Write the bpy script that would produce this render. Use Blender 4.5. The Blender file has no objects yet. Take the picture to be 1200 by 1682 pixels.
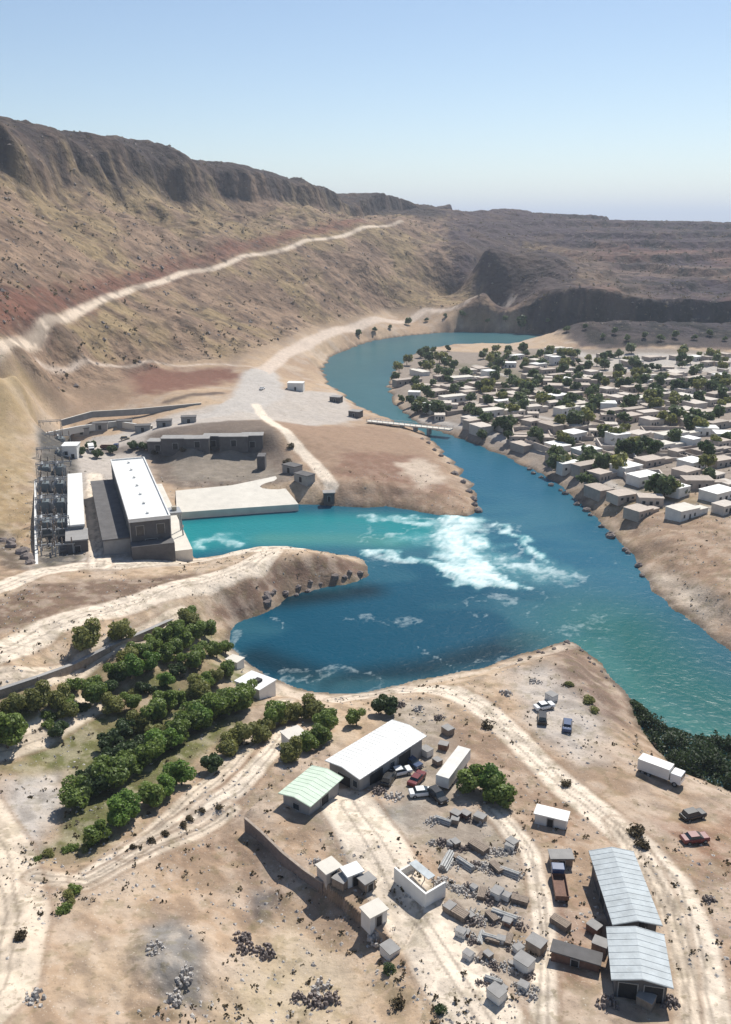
import bpy, math, random
import numpy as np
R = math.radians
random.seed(7)
C = bpy.context.scene.collection
scene = bpy.context.scene

# ------------------------------------------------------------ camera, world, sun
CAM_H = 100.0
F = 1457.0                                    # focal length in photograph pixels (1682 high)
HZ = 362.0                                    # horizon row in the photograph
PITCH = math.atan((841 - HZ) / F)
cam_d = bpy.data.cameras.new('camera')
cam = bpy.data.objects.new('camera', cam_d); C.objects.link(cam)
cam.location = (0, 0, CAM_H)
cam.rotation_euler = (R(90) - PITCH, 0, 0)
cam_d.sensor_fit = 'VERTICAL'
cam_d.angle = 2 * math.atan(841 / F)
cam_d.clip_start = 1.0
cam_d.clip_end = 80000
scene.camera = cam

SUN_EL, SUN_AZ = R(50), R(24)                 # azimuth to the right of the view direction (+Y)
world = bpy.data.worlds.new('World'); scene.world = world
world.use_nodes = True
wn = world.node_tree; wn.nodes.clear()
sky = wn.nodes.new('ShaderNodeTexSky'); sky.sky_type = 'NISHITA'
sky.sun_disc = False; sky.sun_elevation = SUN_EL; sky.sun_rotation = SUN_AZ
sky.altitude = 600; sky.air_density = 1.0; sky.dust_density = 0.25; sky.ozone_density = 1.2
bg = wn.nodes.new('ShaderNodeBackground'); bg.inputs['Strength'].default_value = 0.088
wo = wn.nodes.new('ShaderNodeOutputWorld')
wn.links.new(sky.outputs[0], bg.inputs[0]); wn.links.new(bg.outputs[0], wo.inputs[0])
sd = bpy.data.lights.new('sun', 'SUN'); sd.energy = 4.9; sd.angle = R(0.5); sd.color = (1, .95, .86)
so = bpy.data.objects.new('sun', sd); C.objects.link(so)
so.rotation_euler = (R(90) - SUN_EL, 0, R(180) - SUN_AZ)
scene.view_settings.view_transform = 'Standard'
scene.view_settings.look = 'None'
scene.view_settings.exposure = 0.33
scene.view_settings.gamma = 1

# ------------------------------------------------------------ pixel rays to world
def ray(px, py):
    sx = (px - 600) / F; sy = (841 - py) / F
    return sx, math.cos(PITCH) + sy * math.sin(PITCH), -math.sin(PITCH) + sy * math.cos(PITCH)
def G(px, py, z=0.0):
    d = ray(px, py); t = (CAM_H - z) / -d[2]
    return (d[0] * t, d[1] * t, z)
def D(px, py, Y):
    d = ray(px, py); t = Y / d[1]
    return (d[0] * t, Y, CAM_H + d[2] * t)

# ------------------------------------------------------------ noise
def _h(ix, iy, s):
    n = (ix.astype(np.int64) * 374761393 + iy.astype(np.int64) * 668265263 + s * 1442695041) & 0xffffffff
    n = ((n ^ (n >> 13)) * 1274126177) & 0xffffffff
    return ((n ^ (n >> 16)) & 0xffff) / 65535.0
def vnoise(x, y, s):
    ix = np.floor(x); iy = np.floor(y); fx = x - ix; fy = y - iy
    fx = fx * fx * (3 - 2 * fx); fy = fy * fy * (3 - 2 * fy)
    a = _h(ix, iy, s); b = _h(ix + 1, iy, s); c = _h(ix, iy + 1, s); d = _h(ix + 1, iy + 1, s)
    return (a * (1 - fx) + b * fx) * (1 - fy) + (c * (1 - fx) + d * fx) * fy * 1.0
def fbm(x, y, s, octv=4):
    t = 0; a = 1; n = 0
    for i in range(octv):
        t = t + a * vnoise(x * 2 ** i + 17.3 * i, y * 2 ** i - 9.1 * i, s + i); n += a; a *= .5
    return t / n
def ridged(x, y, s, octv=3):
    t = 0; a = 1; n = 0
    for i in range(octv):
        t = t + a * (1 - np.abs(2 * vnoise(x * 2 ** i, y * 2 ** i, s + i) - 1)); n += a; a *= .5
    return t / n
def sstep(a, b, x):
    t = np.clip((x - a) / (b - a), 0, 1); return t * t * (3 - 2 * t)

# ------------------------------------------------------------ polygons and strokes in plan
def seg_dist(X, Y, pts, closed=False):
    d = np.full(X.shape, 1e9)
    n = len(pts); rng = n if closed else n - 1
    for i in range(rng):
        x0, y0 = pts[i][:2]; x1, y1 = pts[(i + 1) % n][:2]
        dx, dy = x1 - x0, y1 - y0; L = dx * dx + dy * dy + 1e-9
        t = np.clip(((X - x0) * dx + (Y - y0) * dy) / L, 0, 1)
        d = np.minimum(d, (X - x0 - t * dx) ** 2 + (Y - y0 - t * dy) ** 2)
    return np.sqrt(d)
def inside(X, Y, pts):
    r = np.zeros(X.shape, bool); n = len(pts)
    for i in range(n):
        x0, y0 = pts[i][:2]; x1, y1 = pts[(i + 1) % n][:2]
        c = ((y0 > Y) != (y1 > Y))
        r ^= c & (X < (x1 - x0) * (Y - y0) / ((y1 - y0) or 1e-9) + x0)
    return r
def sdist(X, Y, pts):                       # negative inside
    d = seg_dist(X, Y, pts, True); return np.where(inside(X, Y, pts), -d, d)
def smooth(pts, it=2):
    for _ in range(it):
        q = []
        n = len(pts)
        for i in range(n):
            a, b = pts[i], pts[(i + 1) % n]
            q += [(a[0] * .75 + b[0] * .25, a[1] * .75 + b[1] * .25), (a[0] * .25 + b[0] * .75, a[1] * .25 + b[1] * .75)]
        pts = q
    return pts

RIVER_PX = [(1500,560),(1200,556),(1000,553),(900,550),(820,546),(740,545),(660,552),(600,562),(548,584),(526,602),(535,628),(560,648),(592,668),
 (640,690),(690,706),(728,742),(758,778),(782,812),(790,842),(762,852),(700,842),(640,834),(560,830),(490,828),(400,830),(294,840),(300,920),(400,908),
 (480,904),(560,907),(612,926),(598,950),(540,964),(478,972),(446,1000),(368,1028),(384,1070),(420,1100),(468,1130),(530,1143),(600,1140),
 (680,1118),(760,1105),(850,1080),(900,1062),(938,1050),(972,1080),(1008,1115),(1034,1150),(1056,1200),(1100,1260),(1200,1300),(1500,1420),
 (1700,1400),(1500,1230),(1300,1140),(1200,1075),(1150,1030),(1085,985),(1062,950),(1050,920),(1002,872),(950,825),(900,782),(860,763),(800,737),
 (760,722),(716,706),(680,692),(652,672),(638,650),(638,622),(656,596),(700,573),(760,563),(900,566),(1100,568),(1500,572)]
RIVER = smooth([G(x, y)[:2] for x, y in RIVER_PX], 1)

# ------------------------------------------------------------ terrain control points
cp = []
def c(px, py, z): cp.append(G(px, py, z))
def e(px, py, Y): cp.append(D(px, py, Y))
def w(x, y, z): cp.append((x, y, z))
# shores and low ground
for x, y in RIVER_PX[4:19:2] + RIVER_PX[26:50:3] + RIVER_PX[53:70:2]: c(x, y, 2.0)
for p in [(480,690,6),(560,720,7),(640,760,6),(700,790,4.5),(600,800,6),(520,760,7),(545,800,6),(730,830,3)]: c(*p)
for p in [(70,720,6),(150,700,7),(240,700,7),(60,900,5),(180,900,5),(280,900,5),(110,800,5),(180,800,5),(250,800,5),(285,930,5)]: c(*p)
for p in [(260,705,10),(350,703,11),(430,695,11),(300,718,11),(370,716,11),(435,716,11),(290,745,4),(360,742,4),(420,745,4),(300,780,3.5),(430,775,3.5),(500,760,6)]: c(*p)
for p in [(430,620,12),(400,660,11),(480,640,8),(520,660,6),(350,660,12),(300,650,14),(200,640,16),(100,690,9)]: c(*p)
# embankment and bench on the far left
for p in [(0,622,36),(30,615,35),(60,605,33),(100,590,31),(150,590,28),(200,590,24),(280,592,19),(350,600,16),(400,606,14),(60,640,24),(100,640,19),(150,640,17),(60,700,12),(0,640,28),(0,700,20),(0,750,14),(30,750,12),(0,800,10),(30,800,8.5),(0,850,7),(40,850,6),(0,880,6)]: c(*p)
w(-330,330,60); w(-260,240,30); w(-200,180,16)
# spit and its two roads
for p in [(0,965,10),(100,935,8),(200,930,6.5),(350,925,6),(420,900,6),(540,908,4),(0,1010,13),(120,980,11),(250,955,9),(0,1075,14),(150,1025,12),(300,965,10),(430,930,9),(500,920,8),(560,930,6),(440,965,7),(400,1000,5)]: c(*p)
for p in [(60,1100,12),(200,1060,10),(300,1015,8),(0,1130,12),(0,1160,8),(120,1110,7),(250,1065,6),(340,1030,4)]: c(*p)
# grove
for p in [(0,1240,7),(100,1200,6),(200,1150,5),(300,1100,5),(380,1090,4),(60,1400,8),(150,1330,7),(260,1270,6),(350,1200,5),(440,1160,4.5),(150,1440,9),(250,1370,9),(350,1310,8),(430,1260,7)]: c(*p)
# yard, terrace and its step
for p in [(460,1180,5),(560,1180,5),(500,1310,8),(600,1340,8),(700,1280,7),(650,1180,5),(420,1335,9),(500,1405,9),(560,1450,9),(600,1490,9),(650,1540,9.5),(700,1620,10),(740,1500,9),(850,1450,9),(850,1600,10),(950,1500,9),(1050,1600,10),(1000,1400,8.5)]: c(*p)
for p in [(392,1352,6.2),(470,1430,6.0),(540,1490,6.2),(600,1545,7)]: c(*p)
for p in [(350,1420,7),(250,1480,9),(150,1520,10),(0,1450,10),(0,1560,12),(0,1680,14),(200,1600,11),(350,1540,8),(480,1560,7),(300,1680,10),(480,1680,7),(600,1640,7.5)]: c(*p)
# beach, headland, right
for p in [(700,1140,4),(800,1150,5),(880,1110,4.5),(940,1080,5),(960,1150,5),(1000,1200,5),(850,1220,6),(950,1260,6.5),(1050,1280,6),(900,1330,7.5),(1080,1380,8),(1180,1380,8),(1180,1500,10),(1150,1650,11),(1180,1300,5),(1100,1320,6)]: c(*p)
w(140,60,14); w(0,55,12); w(-140,60,20); w(60,75,11); w(-60,75,12)
# far bank
for p in [(700,620,4),(760,640,5),(820,700,5),(760,700,4),(900,620,6),(900,700,7),(950,780,6),(1000,650,7),(1000,830,5),(1060,880,6),(1100,700,8),(1100,800,8),(1180,600,7),(1180,750,9),(1190,900,8),(1150,980,5),(1300,1000,9),(1400,800,10),(1500,650,10),(860,578,5),(1000,576,6),(1200,578,7),(1400,585,8)]: c(*p)
w(330,300,14); w(420,420,14); w(300,180,12)
# left hillside : foot, hillside road, upper slope, rim, plateau
for p in [(430,600,13),(500,560,14),(560,535,14),(640,515,14),(740,500,15),(850,495,15)]: c(*p)
for p in [(520,580,6),(600,550,5),(700,535,5),(800,530,5),(900,545,6)]: c(*p)
for p in [(0,570,410),(70,535,470),(140,505,540),(200,482,600),(300,448,700),(400,420,800),(500,395,900),(600,372,1010),(660,362,1080)]: e(*p)
for p in [(200,545,535),(120,560,480),(300,520,600),(400,505,690),(500,470,800),(600,440,900),(700,430,990),(760,460,980)]: e(*p)
for p in [(0,500,450),(0,430,510),(0,340,600),(0,285,650),(100,480,535),(100,400,610),(100,295,730),(200,430,660),(200,350,750),(200,300,820),(300,400,770),(300,315,900),(400,385,860),(400,330,970),(500,370,960),(540,340,1080),(570,350,1140)]: e(*p)
for p in [(0,200,690),(100,222,780),(200,240,860),(300,258,940),(400,280,1030),(500,302,1120),(545,312,1170),(570,330,1220),(620,319,1320),(660,330,1380),(700,342,1420),(735,338,1480)]: e(*p)
for p in [(-300,170,640),(-300,260,570),(-300,420,480),(-300,560,400)]: e(*p)
for p in [(690,370,1120),(700,400,1060),(720,355,1250)]: e(*p)
# right ridges
for p in [(800,485,880),(760,400,1040),(800,410,950),(850,420,960),(800,346,1420),(900,352,1380),(1000,362,1360),(1100,366,1340),(1200,371,1330),(1400,374,1330),(1700,374,1300),
          (900,480,850),(960,488,810),(1050,540,720),(1200,540,720),(1400,540,715),(950,530,745),(1050,500,800),(1200,500,800),(1400,500,790),(1050,470,900),(1200,468,890),(1400,468,880),
          (950,430,1000),(1050,440,1000),(1200,440,990),(1400,440,980),(900,385,1180),(1050,400,1120),(1200,402,1120),(1400,402,1110),(880,415,980)]: e(*p)
# behind the skylines
for x, y, z in [(-900,700,175),(-500,900,150),(-450,1400,130),(-150,1500,110),(100,1800,80),(-900,1800,120),(500,2300,55),(1100,2200,60),(-400,3000,60),(800,3200,30),(2000,2500,50),(1500,1500,90),(-1800,3000,80),(2400,4500,20),(-2400,4500,30),(0,4500,20),(1400,900,60)]: w(x, y, z)
CP = np.array(cp, float)
_, uq = np.unique(np.round(CP[:, :2] / 3), axis=0, return_index=True); CP = CP[np.sort(uq)]
def _k(r): return np.sqrt(r * r + 20)
def _solve():
    n = len(CP); r = np.hypot(CP[:, None, 0] - CP[None, :, 0], CP[:, None, 1] - CP[None, :, 1])
    A = np.zeros((n + 1, n + 1)); A[:n, :n] = _k(r) - np.eye(n) * 0.6; A[:n, n] = 1; A[n, :n] = 1
    b = np.zeros(n + 1); b[:n] = CP[:, 2]
    return np.linalg.solve(A, b)
WGT = _solve()
ROADA = [D(*q)[:2] for q in [(-160,640,350),(0,570,410),(70,535,470),(140,505,540),(200,482,600),(300,448,700),(400,420,800),(500,395,900),(600,372,1010),(660,362,1080)]]
STEP = [G(a, b_, 9)[:2] for a, b_ in [(402,1344),(430,1368),(465,1402),(500,1430),(530,1450),(565,1478),(600,1512)]]
STEP_IN = STEP + [G(a, b_, 9)[:2] for a, b_ in [(660,1560),(720,1440),(560,1300),(440,1290),(405,1320)]]
ROADB = [G(*q)[:2] for q in [(430,600,13),(500,560,14),(560,535,14),(640,515,14),(740,500,15),(850,495,15)]]
RIMP = [D(*q)[:2] for q in [(-400,150,620),(0,200,690),(100,222,780),(200,240,860),(300,258,940),(400,280,1030),(500,302,1120),(545,312,1170),(570,330,1220),(620,319,1320),(660,330,1380),(735,338,1480)]] + [(300,3000),(-3000,3000),(-3000,500)]
def rightmask(X, Y): return sstep(120, 330, X - (Y - 900) * .10) * sstep(640, 720, Y)
def base(X, Y):
    out = np.full(X.shape, WGT[-1])
    for (x, y, z), wt in zip(CP, WGT[:-1]): out += wt * np.sqrt((X - x) ** 2 + (Y - y) ** 2 + 20)
    return out
ROADS_PX = [  # (half width m, points, colour key)
 (2.4, [(-150,625),(0,570),(70,536),(140,506),(200,483),(300,449),(400,421),(500,396),(600,373),(650,362)], 'roadA'),
 (4.5, [(430,612),(470,580),(520,556),(560,541),(620,524),(700,508),(760,500),(840,494)], 'roadB'),
 (1.0, [(60,592),(150,594),(250,593),(340,598),(430,606)], 'roadB'),
 (5.0, [(425,610),(410,650),(360,680),(300,690),(230,712),(160,725)], 'pale'),
 (2.2, [(420,665),(455,700),(500,745),(545,800)], 'road'),
 (3.4, [(-60,985),(0,966),(60,942),(130,930),(220,928),(320,922),(400,905),(470,900),(550,902),(600,912)], 'road'),
 (3.6, [(-60,1095),(0,1070),(80,1030),(160,1005),(260,975),(350,950),(410,928),(440,908)], 'road'),
 (2.6, [(155,780),(160,850),(165,930)], 'road'),
 (2.6, [(-60,1120),(60,1110),(150,1080),(230,1050),(310,1010)], 'track'),
 (1.7, [(140,1440),(240,1385),(340,1325),(390,1295),(440,1240),(470,1200)], 'road'),
 (1.5, [(210,1400),(300,1325),(380,1255),(440,1190),(470,1150)], 'track'),
 (1.4, [(60,1440),(140,1450),(250,1395),(380,1330)], 'track'),
 (2.6, [(560,1150),(640,1132),(740,1135),(790,1160),(850,1215),(920,1285),(990,1340),(1050,1390),(1100,1450),(1140,1540),(1165,1700)], 'road'),
 (4.0, [(570,1320),(625,1400),(675,1490),(735,1580),(810,1700)], 'road'),
 (1.4, [(810,1330),(870,1400),(890,1480),(895,1560),(890,1700)], 'road'),
 (1.4, [(1010,1350),(1060,1420),(1100,1500),(1125,1600),(1130,1700)], 'track'),
 (3.0, [(-80,1250),(0,1230),(60,1210),(120,1170),(160,1150)], 'track'),
 (4.0, [(-80,1700),(0,1620),(20,1500),(0,1400),(-60,1300)], 'track'),
]
def height(X, Y, fine=True):
    b = base(X, Y)
    hill = sstep(14, 40, b) * sstep(400, 470, Y)
    dr = np.minimum(seg_dist(X, Y, ROADA), seg_dist(X, Y, ROADB))
    clear = sstep(7, 40, dr)
    rm = rightmask(X, Y)
    amp = .35 + .65 * sstep(450, 900, Y)
    n1 = fbm(X / 70, Y / 70, 3, 5) - .5
    u = X * .83 + Y * .56; v = -X * .56 + Y * .83
    g = ridged(u / 30 + fbm(X / 60, Y / 60, 30, 2) * 1.0, v / 130, 11, 3) - .6
    g2 = ridged(u / 11 + fbm(X / 25, Y / 25, 33, 2) * .8, v / 60, 15, 2) - .6
    h = b + hill * clear * amp * (n1 * 13 + (g * 7 + g2 * 3.0) * (1 - .5 * rm))
    # ledges and cliffs in the right-hand ridges
    T = 11.0; q = (h + n1 * 10) / T; fl = np.floor(q); fr = q - fl
    h = h + rm * hill * sstep(24, 34, b) * .6 * ((fl + sstep(.38, .62, fr)) - q) * T
    # the dark cliff under the left rim
    rd = sdist(X, Y, RIMP) + (fbm(X / 30, Y / 30, 35, 3) - .5) * 36
    h = h - 19 * sstep(0, 12, rd) * sstep(95, 16, rd) * hill
    bench = 2.2 * sstep(9, 4.5, seg_dist(X, Y, ROADA)) * hill
    h = h + bench * 0
    h += (fbm(X / 14, Y / 14, 21, 3) - .5) * (1.0 + 2.6 * hill * clear)
    dw = seg_dist(X, Y, STEP); ins = inside(X, Y, STEP_IN)
    h = np.where(ins, h + (9.0 - h) * sstep(12, 5, dw) * sstep(1, 12, np.hypot(X - STEP[0][0], Y - STEP[0][1])), h - np.maximum(h - 7.2, 0) * sstep(9, 3, dw))
    mound = sstep(150, 118, Y) * sstep(5, -15, X)
    for (mx_, my_), mr_, mh_ in ((G(285,1590,10)[:2], 7.5, 2.4), (G(432,1492,8)[:2], 2.6, 1.0)):
        h += mh_ * sstep(mr_, 0, np.hypot((X - mx_), (Y - my_) * .7) + (fbm(X / 3, Y / 3, 47, 3) - .5) * 3)
    h += mound * (fbm(X / 9, Y / 9, 41, 3) - .5) * 1.8
    h += (fbm(X / 3.1, Y / 3.1, 51, 2) - .5) * .35
    s = sdist(X, Y, RIVER) + (fbm(X / 9, Y / 9, 71, 3) - .5) * np.clip(Y / 60, 2.0, 9)
    t = sstep(0, 11, s)
    land = .35 + np.maximum(h - .35, .25) * (t * .8 + .2 * sstep(0, 3.0, s))
    return np.where(s > 0, land, -3.2 * sstep(0, 5, -s)), s, b, hill
def GH(x, y):
    """ground height read back from the finished sheet"""
    fy = np.interp(y, ys, np.arange(len(ys))); fx = np.interp(x / (.62 * y + 85), us, np.arange(ncol))
    iy = np.minimum(fy.astype(int), len(ys) - 2); ix = np.minimum(fx.astype(int), ncol - 2); ty = fy - iy; tx = fx - ix
    return (HG[iy, ix] * (1-tx) + HG[iy, ix+1] * tx) * (1-ty) + (HG[iy+1, ix] * (1-tx) + HG[iy+1, ix+1] * tx) * ty
def hz1(x, y): return float(GH(np.array([x], float), np.array([y], float))[0])
def HIT(pts):
    pts = np.array(pts, float); n = len(pts)
    dx = (pts[:, 0] - 600) / F; sy = (841 - pts[:, 1]) / F
    dy = math.cos(PITCH) + sy * math.sin(PITCH); dz = -math.sin(PITCH) + sy * math.cos(PITCH)
    Y = np.full(n, 62.0); done = np.zeros(n, bool); lo = Y.copy(); step = 1.008
    for _ in range(560):
        Yn = np.where(done, Y, Y * step); t = Yn / dy
        under = (CAM_H + dz * t) < GH(dx * t, Yn)
        lo = np.where(~done & ~under, Yn, lo); done |= under; Y = np.where(done, Y, Yn)
        if done.all(): break
    hi = lo * step
    for _ in range(10):
        m = (lo + hi) / 2; t = m / dy; u = (CAM_H + dz * t) < GH(dx * t, m)
        hi = np.where(u, m, hi); lo = np.where(u, lo, m)
    X = dx * hi / dy
    return X, hi, np.maximum(GH(X, hi), 0)
def W(px, py):
    X, Y, Z = HIT([(px, py)]); return float(X[0]), float(Y[0]), float(Z[0])

# ------------------------------------------------------------ materials
def mat(name, rgb, rough=.9, metal=0, var=.25, scale=1.0, bump=.15, bscale=None, attr=None, spec=None, detail=6, extra=None):
    m = bpy.data.materials.new(name); m.use_nodes = True; nt = m.node_tree; N = nt.nodes; L = nt.links
    b = N['Principled BSDF']; b.inputs['Roughness'].default_value = rough; b.inputs['Metallic'].default_value = metal
    if spec is not None: b.inputs['Specular IOR Level'].default_value = spec
    tc = N.new('ShaderNodeTexCoord')
    n = N.new('ShaderNodeTexNoise'); n.inputs['Scale'].default_value = scale; n.inputs['Detail'].default_value = detail; n.inputs['Roughness'].default_value = .62
    L.new(tc.outputs['Object'], n.inputs['Vector'])
    mr = N.new('ShaderNodeMapRange'); mr.inputs[1].default_value = .25; mr.inputs[2].default_value = .75
    mr.inputs[3].default_value = 1 - var; mr.inputs[4].default_value = 1 + var
    L.new(n.outputs['Fac'], mr.inputs[0])
    mx = N.new('ShaderNodeVectorMath'); mx.operation = 'SCALE'
    if attr:
        a = N.new('ShaderNodeAttribute'); a.attribute_name = attr; L.new(a.outputs['Color'], mx.inputs[0])
    else:
        mx.inputs[0].default_value = rgb
    L.new(mr.outputs[0], mx.inputs['Scale']); L.new(mx.outputs[0], b.inputs['Base Color'])
    if bump:
        n2 = N.new('ShaderNodeTexNoise'); n2.inputs['Scale'].default_value = bscale or scale * 4; n2.inputs['Detail'].default_value = 8
        L.new(tc.outputs['Object'], n2.inputs['Vector'])
        bp = N.new('ShaderNodeBump'); bp.inputs['Strength'].default_value = bump; bp.inputs['Distance'].default_value = .3
        L.new(n2.outputs['Fac'], bp.inputs['Height']); L.new(bp.outputs[0], b.inputs['Normal'])
    return m
def leafmat(name, a, b_):
    m = bpy.data.materials.new(name); m.use_nodes = True; nt = m.node_tree; N = nt.nodes; L = nt.links
    b = N['Principled BSDF']; b.inputs['Roughness'].default_value = .55
    g = N.new('ShaderNodeNewGeometry'); r = N.new('ShaderNodeValToRGB')
    r.color_ramp.elements[0].color = (*a, 1); r.color_ramp.elements[1].color = (*b_, 1)
    oi = N.new('ShaderNodeObjectInfo'); ad = N.new('ShaderNodeMath'); ad.operation = 'MULTIPLY_ADD'
    ad.inputs[1].default_value = .6; L.new(g.outputs['Random Per Island'], ad.inputs[0])
    m2 = N.new('ShaderNodeMath'); m2.operation = 'MULTIPLY'; m2.inputs[1].default_value = .4
    L.new(oi.outputs['Random'], m2.inputs[0]); L.new(m2.outputs[0], ad.inputs[2])
    L.new(ad.outputs[0], r.inputs[0]); L.new(r.outputs[0], b.inputs['Base Color'])
    tr = N.new('ShaderNodeBsdfTranslucent'); L.new(r.outputs[0], tr.inputs['Color'])
    ms = N.new('ShaderNodeMixShader'); ms.inputs[0].default_value = .45
    L.new(b.outputs[0], ms.inputs[1]); L.new(tr.outputs[0], ms.inputs[2]); L.new(ms.outputs[0], N['Material Output'].inputs['Surface'])
    return m
def groundmat(name, far=False):
    m = mat(name, (1,1,1), .95, attr='Col', var=.16 if not far else .24, scale=.35 if not far else .06, bump=.6 if not far else 1.0, bscale=1.1 if not far else .09, spec=.15, detail=9)
    nt = m.node_tree; N = nt.nodes; L = nt.links; b = N['Principled BSDF']
    src = b.inputs['Base Color'].links[0].from_socket; tc = [q for q in N if q.type == 'TEX_COORD'][0]
    for sc_, lo, hi, k, col_ in ((1.7, .60, .68, .55, (.16,.125,.09,1)), (3.2, .62, .68, .5, (.62,.56,.48,1)), (.55, .61, .67, .5, (.17,.14,.08,1))) if not far else ((.10, .58, .66, .5, (.075,.06,.05,1)), (.32, .60, .66, .6, (.07,.065,.045,1)), (.22, .62, .70, .45, (.34,.28,.22,1))):
        n = N.new('ShaderNodeTexNoise'); n.inputs['Scale'].default_value = sc_; n.inputs['Detail'].default_value = 5; n.inputs['Roughness'].default_value = .6
        L.new(tc.outputs['Object'], n.inputs['Vector'])
        r_ = N.new('ShaderNodeMapRange'); r_.inputs[1].default_value = lo; r_.inputs[2].default_value = hi; r_.inputs[3].default_value = 0; r_.inputs[4].default_value = k
        L.new(n.outputs['Fac'], r_.inputs[0])
        x = N.new('ShaderNodeMix'); x.data_type = 'RGBA'; L.new(r_.outputs[0], x.inputs[0]); L.new(src, x.inputs[6]); x.inputs[7].default_value = col_; src = x.outputs[2]
    L.new(src, b.inputs['Base Color'])
    bp = [q for q in N if q.type == 'BUMP'][0]; bp.inputs['Distance'].default_value = .35 if not far else 5.0
    return m
M = {}
M['ground'] = groundmat('earth'); M['hill'] = groundmat('rocky_slope', True)
M['ground_plain'] = mat('earth', (1,1,1), .95, attr='Col', var=.16, scale=.35, bump=.5, bscale=1.1, spec=.2, detail=9)
M['white'] = mat('white_paint', (.70,.69,.66), .6, var=.14, scale=.4)
M['white_roof'] = mat('white_sheet_metal', (.70,.70,.68), .6, var=.14, scale=.45, bump=.1)
M['green_roof'] = mat('pale_green_sheet_metal', (.52,.62,.50), .7, var=.15, scale=.5, bump=.1)
M['grey_roof'] = mat('galvanised_roof', (.36,.40,.42), .55, 0, var=.25, scale=.5, bump=.1)
M['darkgrey'] = mat('dark_grey_concrete', (.10,.095,.095), .85, var=.3, scale=.4)
M['midgrey'] = mat('grey_concrete', (.28,.27,.26), .9, var=.2, scale=.4)
M['concrete'] = mat('pale_concrete', (.62,.58,.51), .9, var=.12, scale=.25)
M['steel'] = mat('galvanised_steel', (.34,.35,.36), .5, .5, var=.15, scale=1)
M['transformer'] = mat('transformer_paint', (.16,.19,.20), .5, .2, var=.2, scale=1)
M['dark'] = mat('dark_opening', (.02,.02,.022), .8, var=.2)
M['glass'] = mat('window_glass', (.03,.04,.05), .12, var=.1, bump=0)
M['rubber'] = mat('tyre_rubber', (.02,.02,.02), .8, var=.1)
M['mud'] = [mat('mud_plaster', k, .95, var=.2, scale=.5) for k in [(.48,.41,.35),(.40,.34,.29),(.56,.50,.44),(.35,.30,.26)]]
M['limewash'] = mat('limewash', (.66,.64,.60), .9, var=.12, scale=.5)
M['stone'] = mat('stone_masonry', (.33,.27,.22), .95, var=.3, scale=1.0, bump=.5)
M['rock'] = mat('rock', (.20,.165,.15), .95, var=.35, scale=.6, bump=.8)
M['palerock'] = mat('pale_rubble', (.42,.39,.36), .95, var=.35, scale=.9, bump=.8)
M['wood'] = mat('weathered_timber', (.24,.19,.15), .85, var=.3, scale=2)
M['rust'] = mat('rusty_steel', (.17,.095,.07), .8, .2, var=.35, scale=1.5)
M['pipe'] = mat('grey_pipe', (.38,.38,.37), .6, .2, var=.2, scale=1)
M['bark'] = mat('bark', (.12,.09,.065), .95, var=.3, scale=3)
M['leaf'] = [leafmat('leaf_green', (.090,.140,.030), (.25,.33,.075)), leafmat('leaf_olive', (.14,.150,.042), (.34,.34,.11)),
             leafmat('leaf_dark', (.035,.065,.024), (.11,.16,.052)), leafmat('leaf_bright', (.09,.17,.030), (.24,.37,.075))]
M['farleaf'] = leafmat('leaf_far', (.065,.105,.045), (.17,.21,.085))
M['reed'] = leafmat('reed_leaf', (.018,.040,.014), (.055,.085,.030))
M['drybush'] = leafmat('dry_bush', (.05,.04,.022), (.16,.125,.065))
def car_paint(name, rgb): return mat(name, rgb, .25, var=.04, bump=0)
M['cw'] = car_paint('white_car_paint', (.75,.75,.74)); M['cb'] = car_paint('blue_car_paint', (.05,.08,.16))
M['cr'] = car_paint('maroon_car_paint', (.16,.03,.03)); M['ck'] = car_paint('black_car_paint', (.02,.02,.022)); M['cg'] = car_paint('tan_car_paint', (.45,.38,.27))

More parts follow.
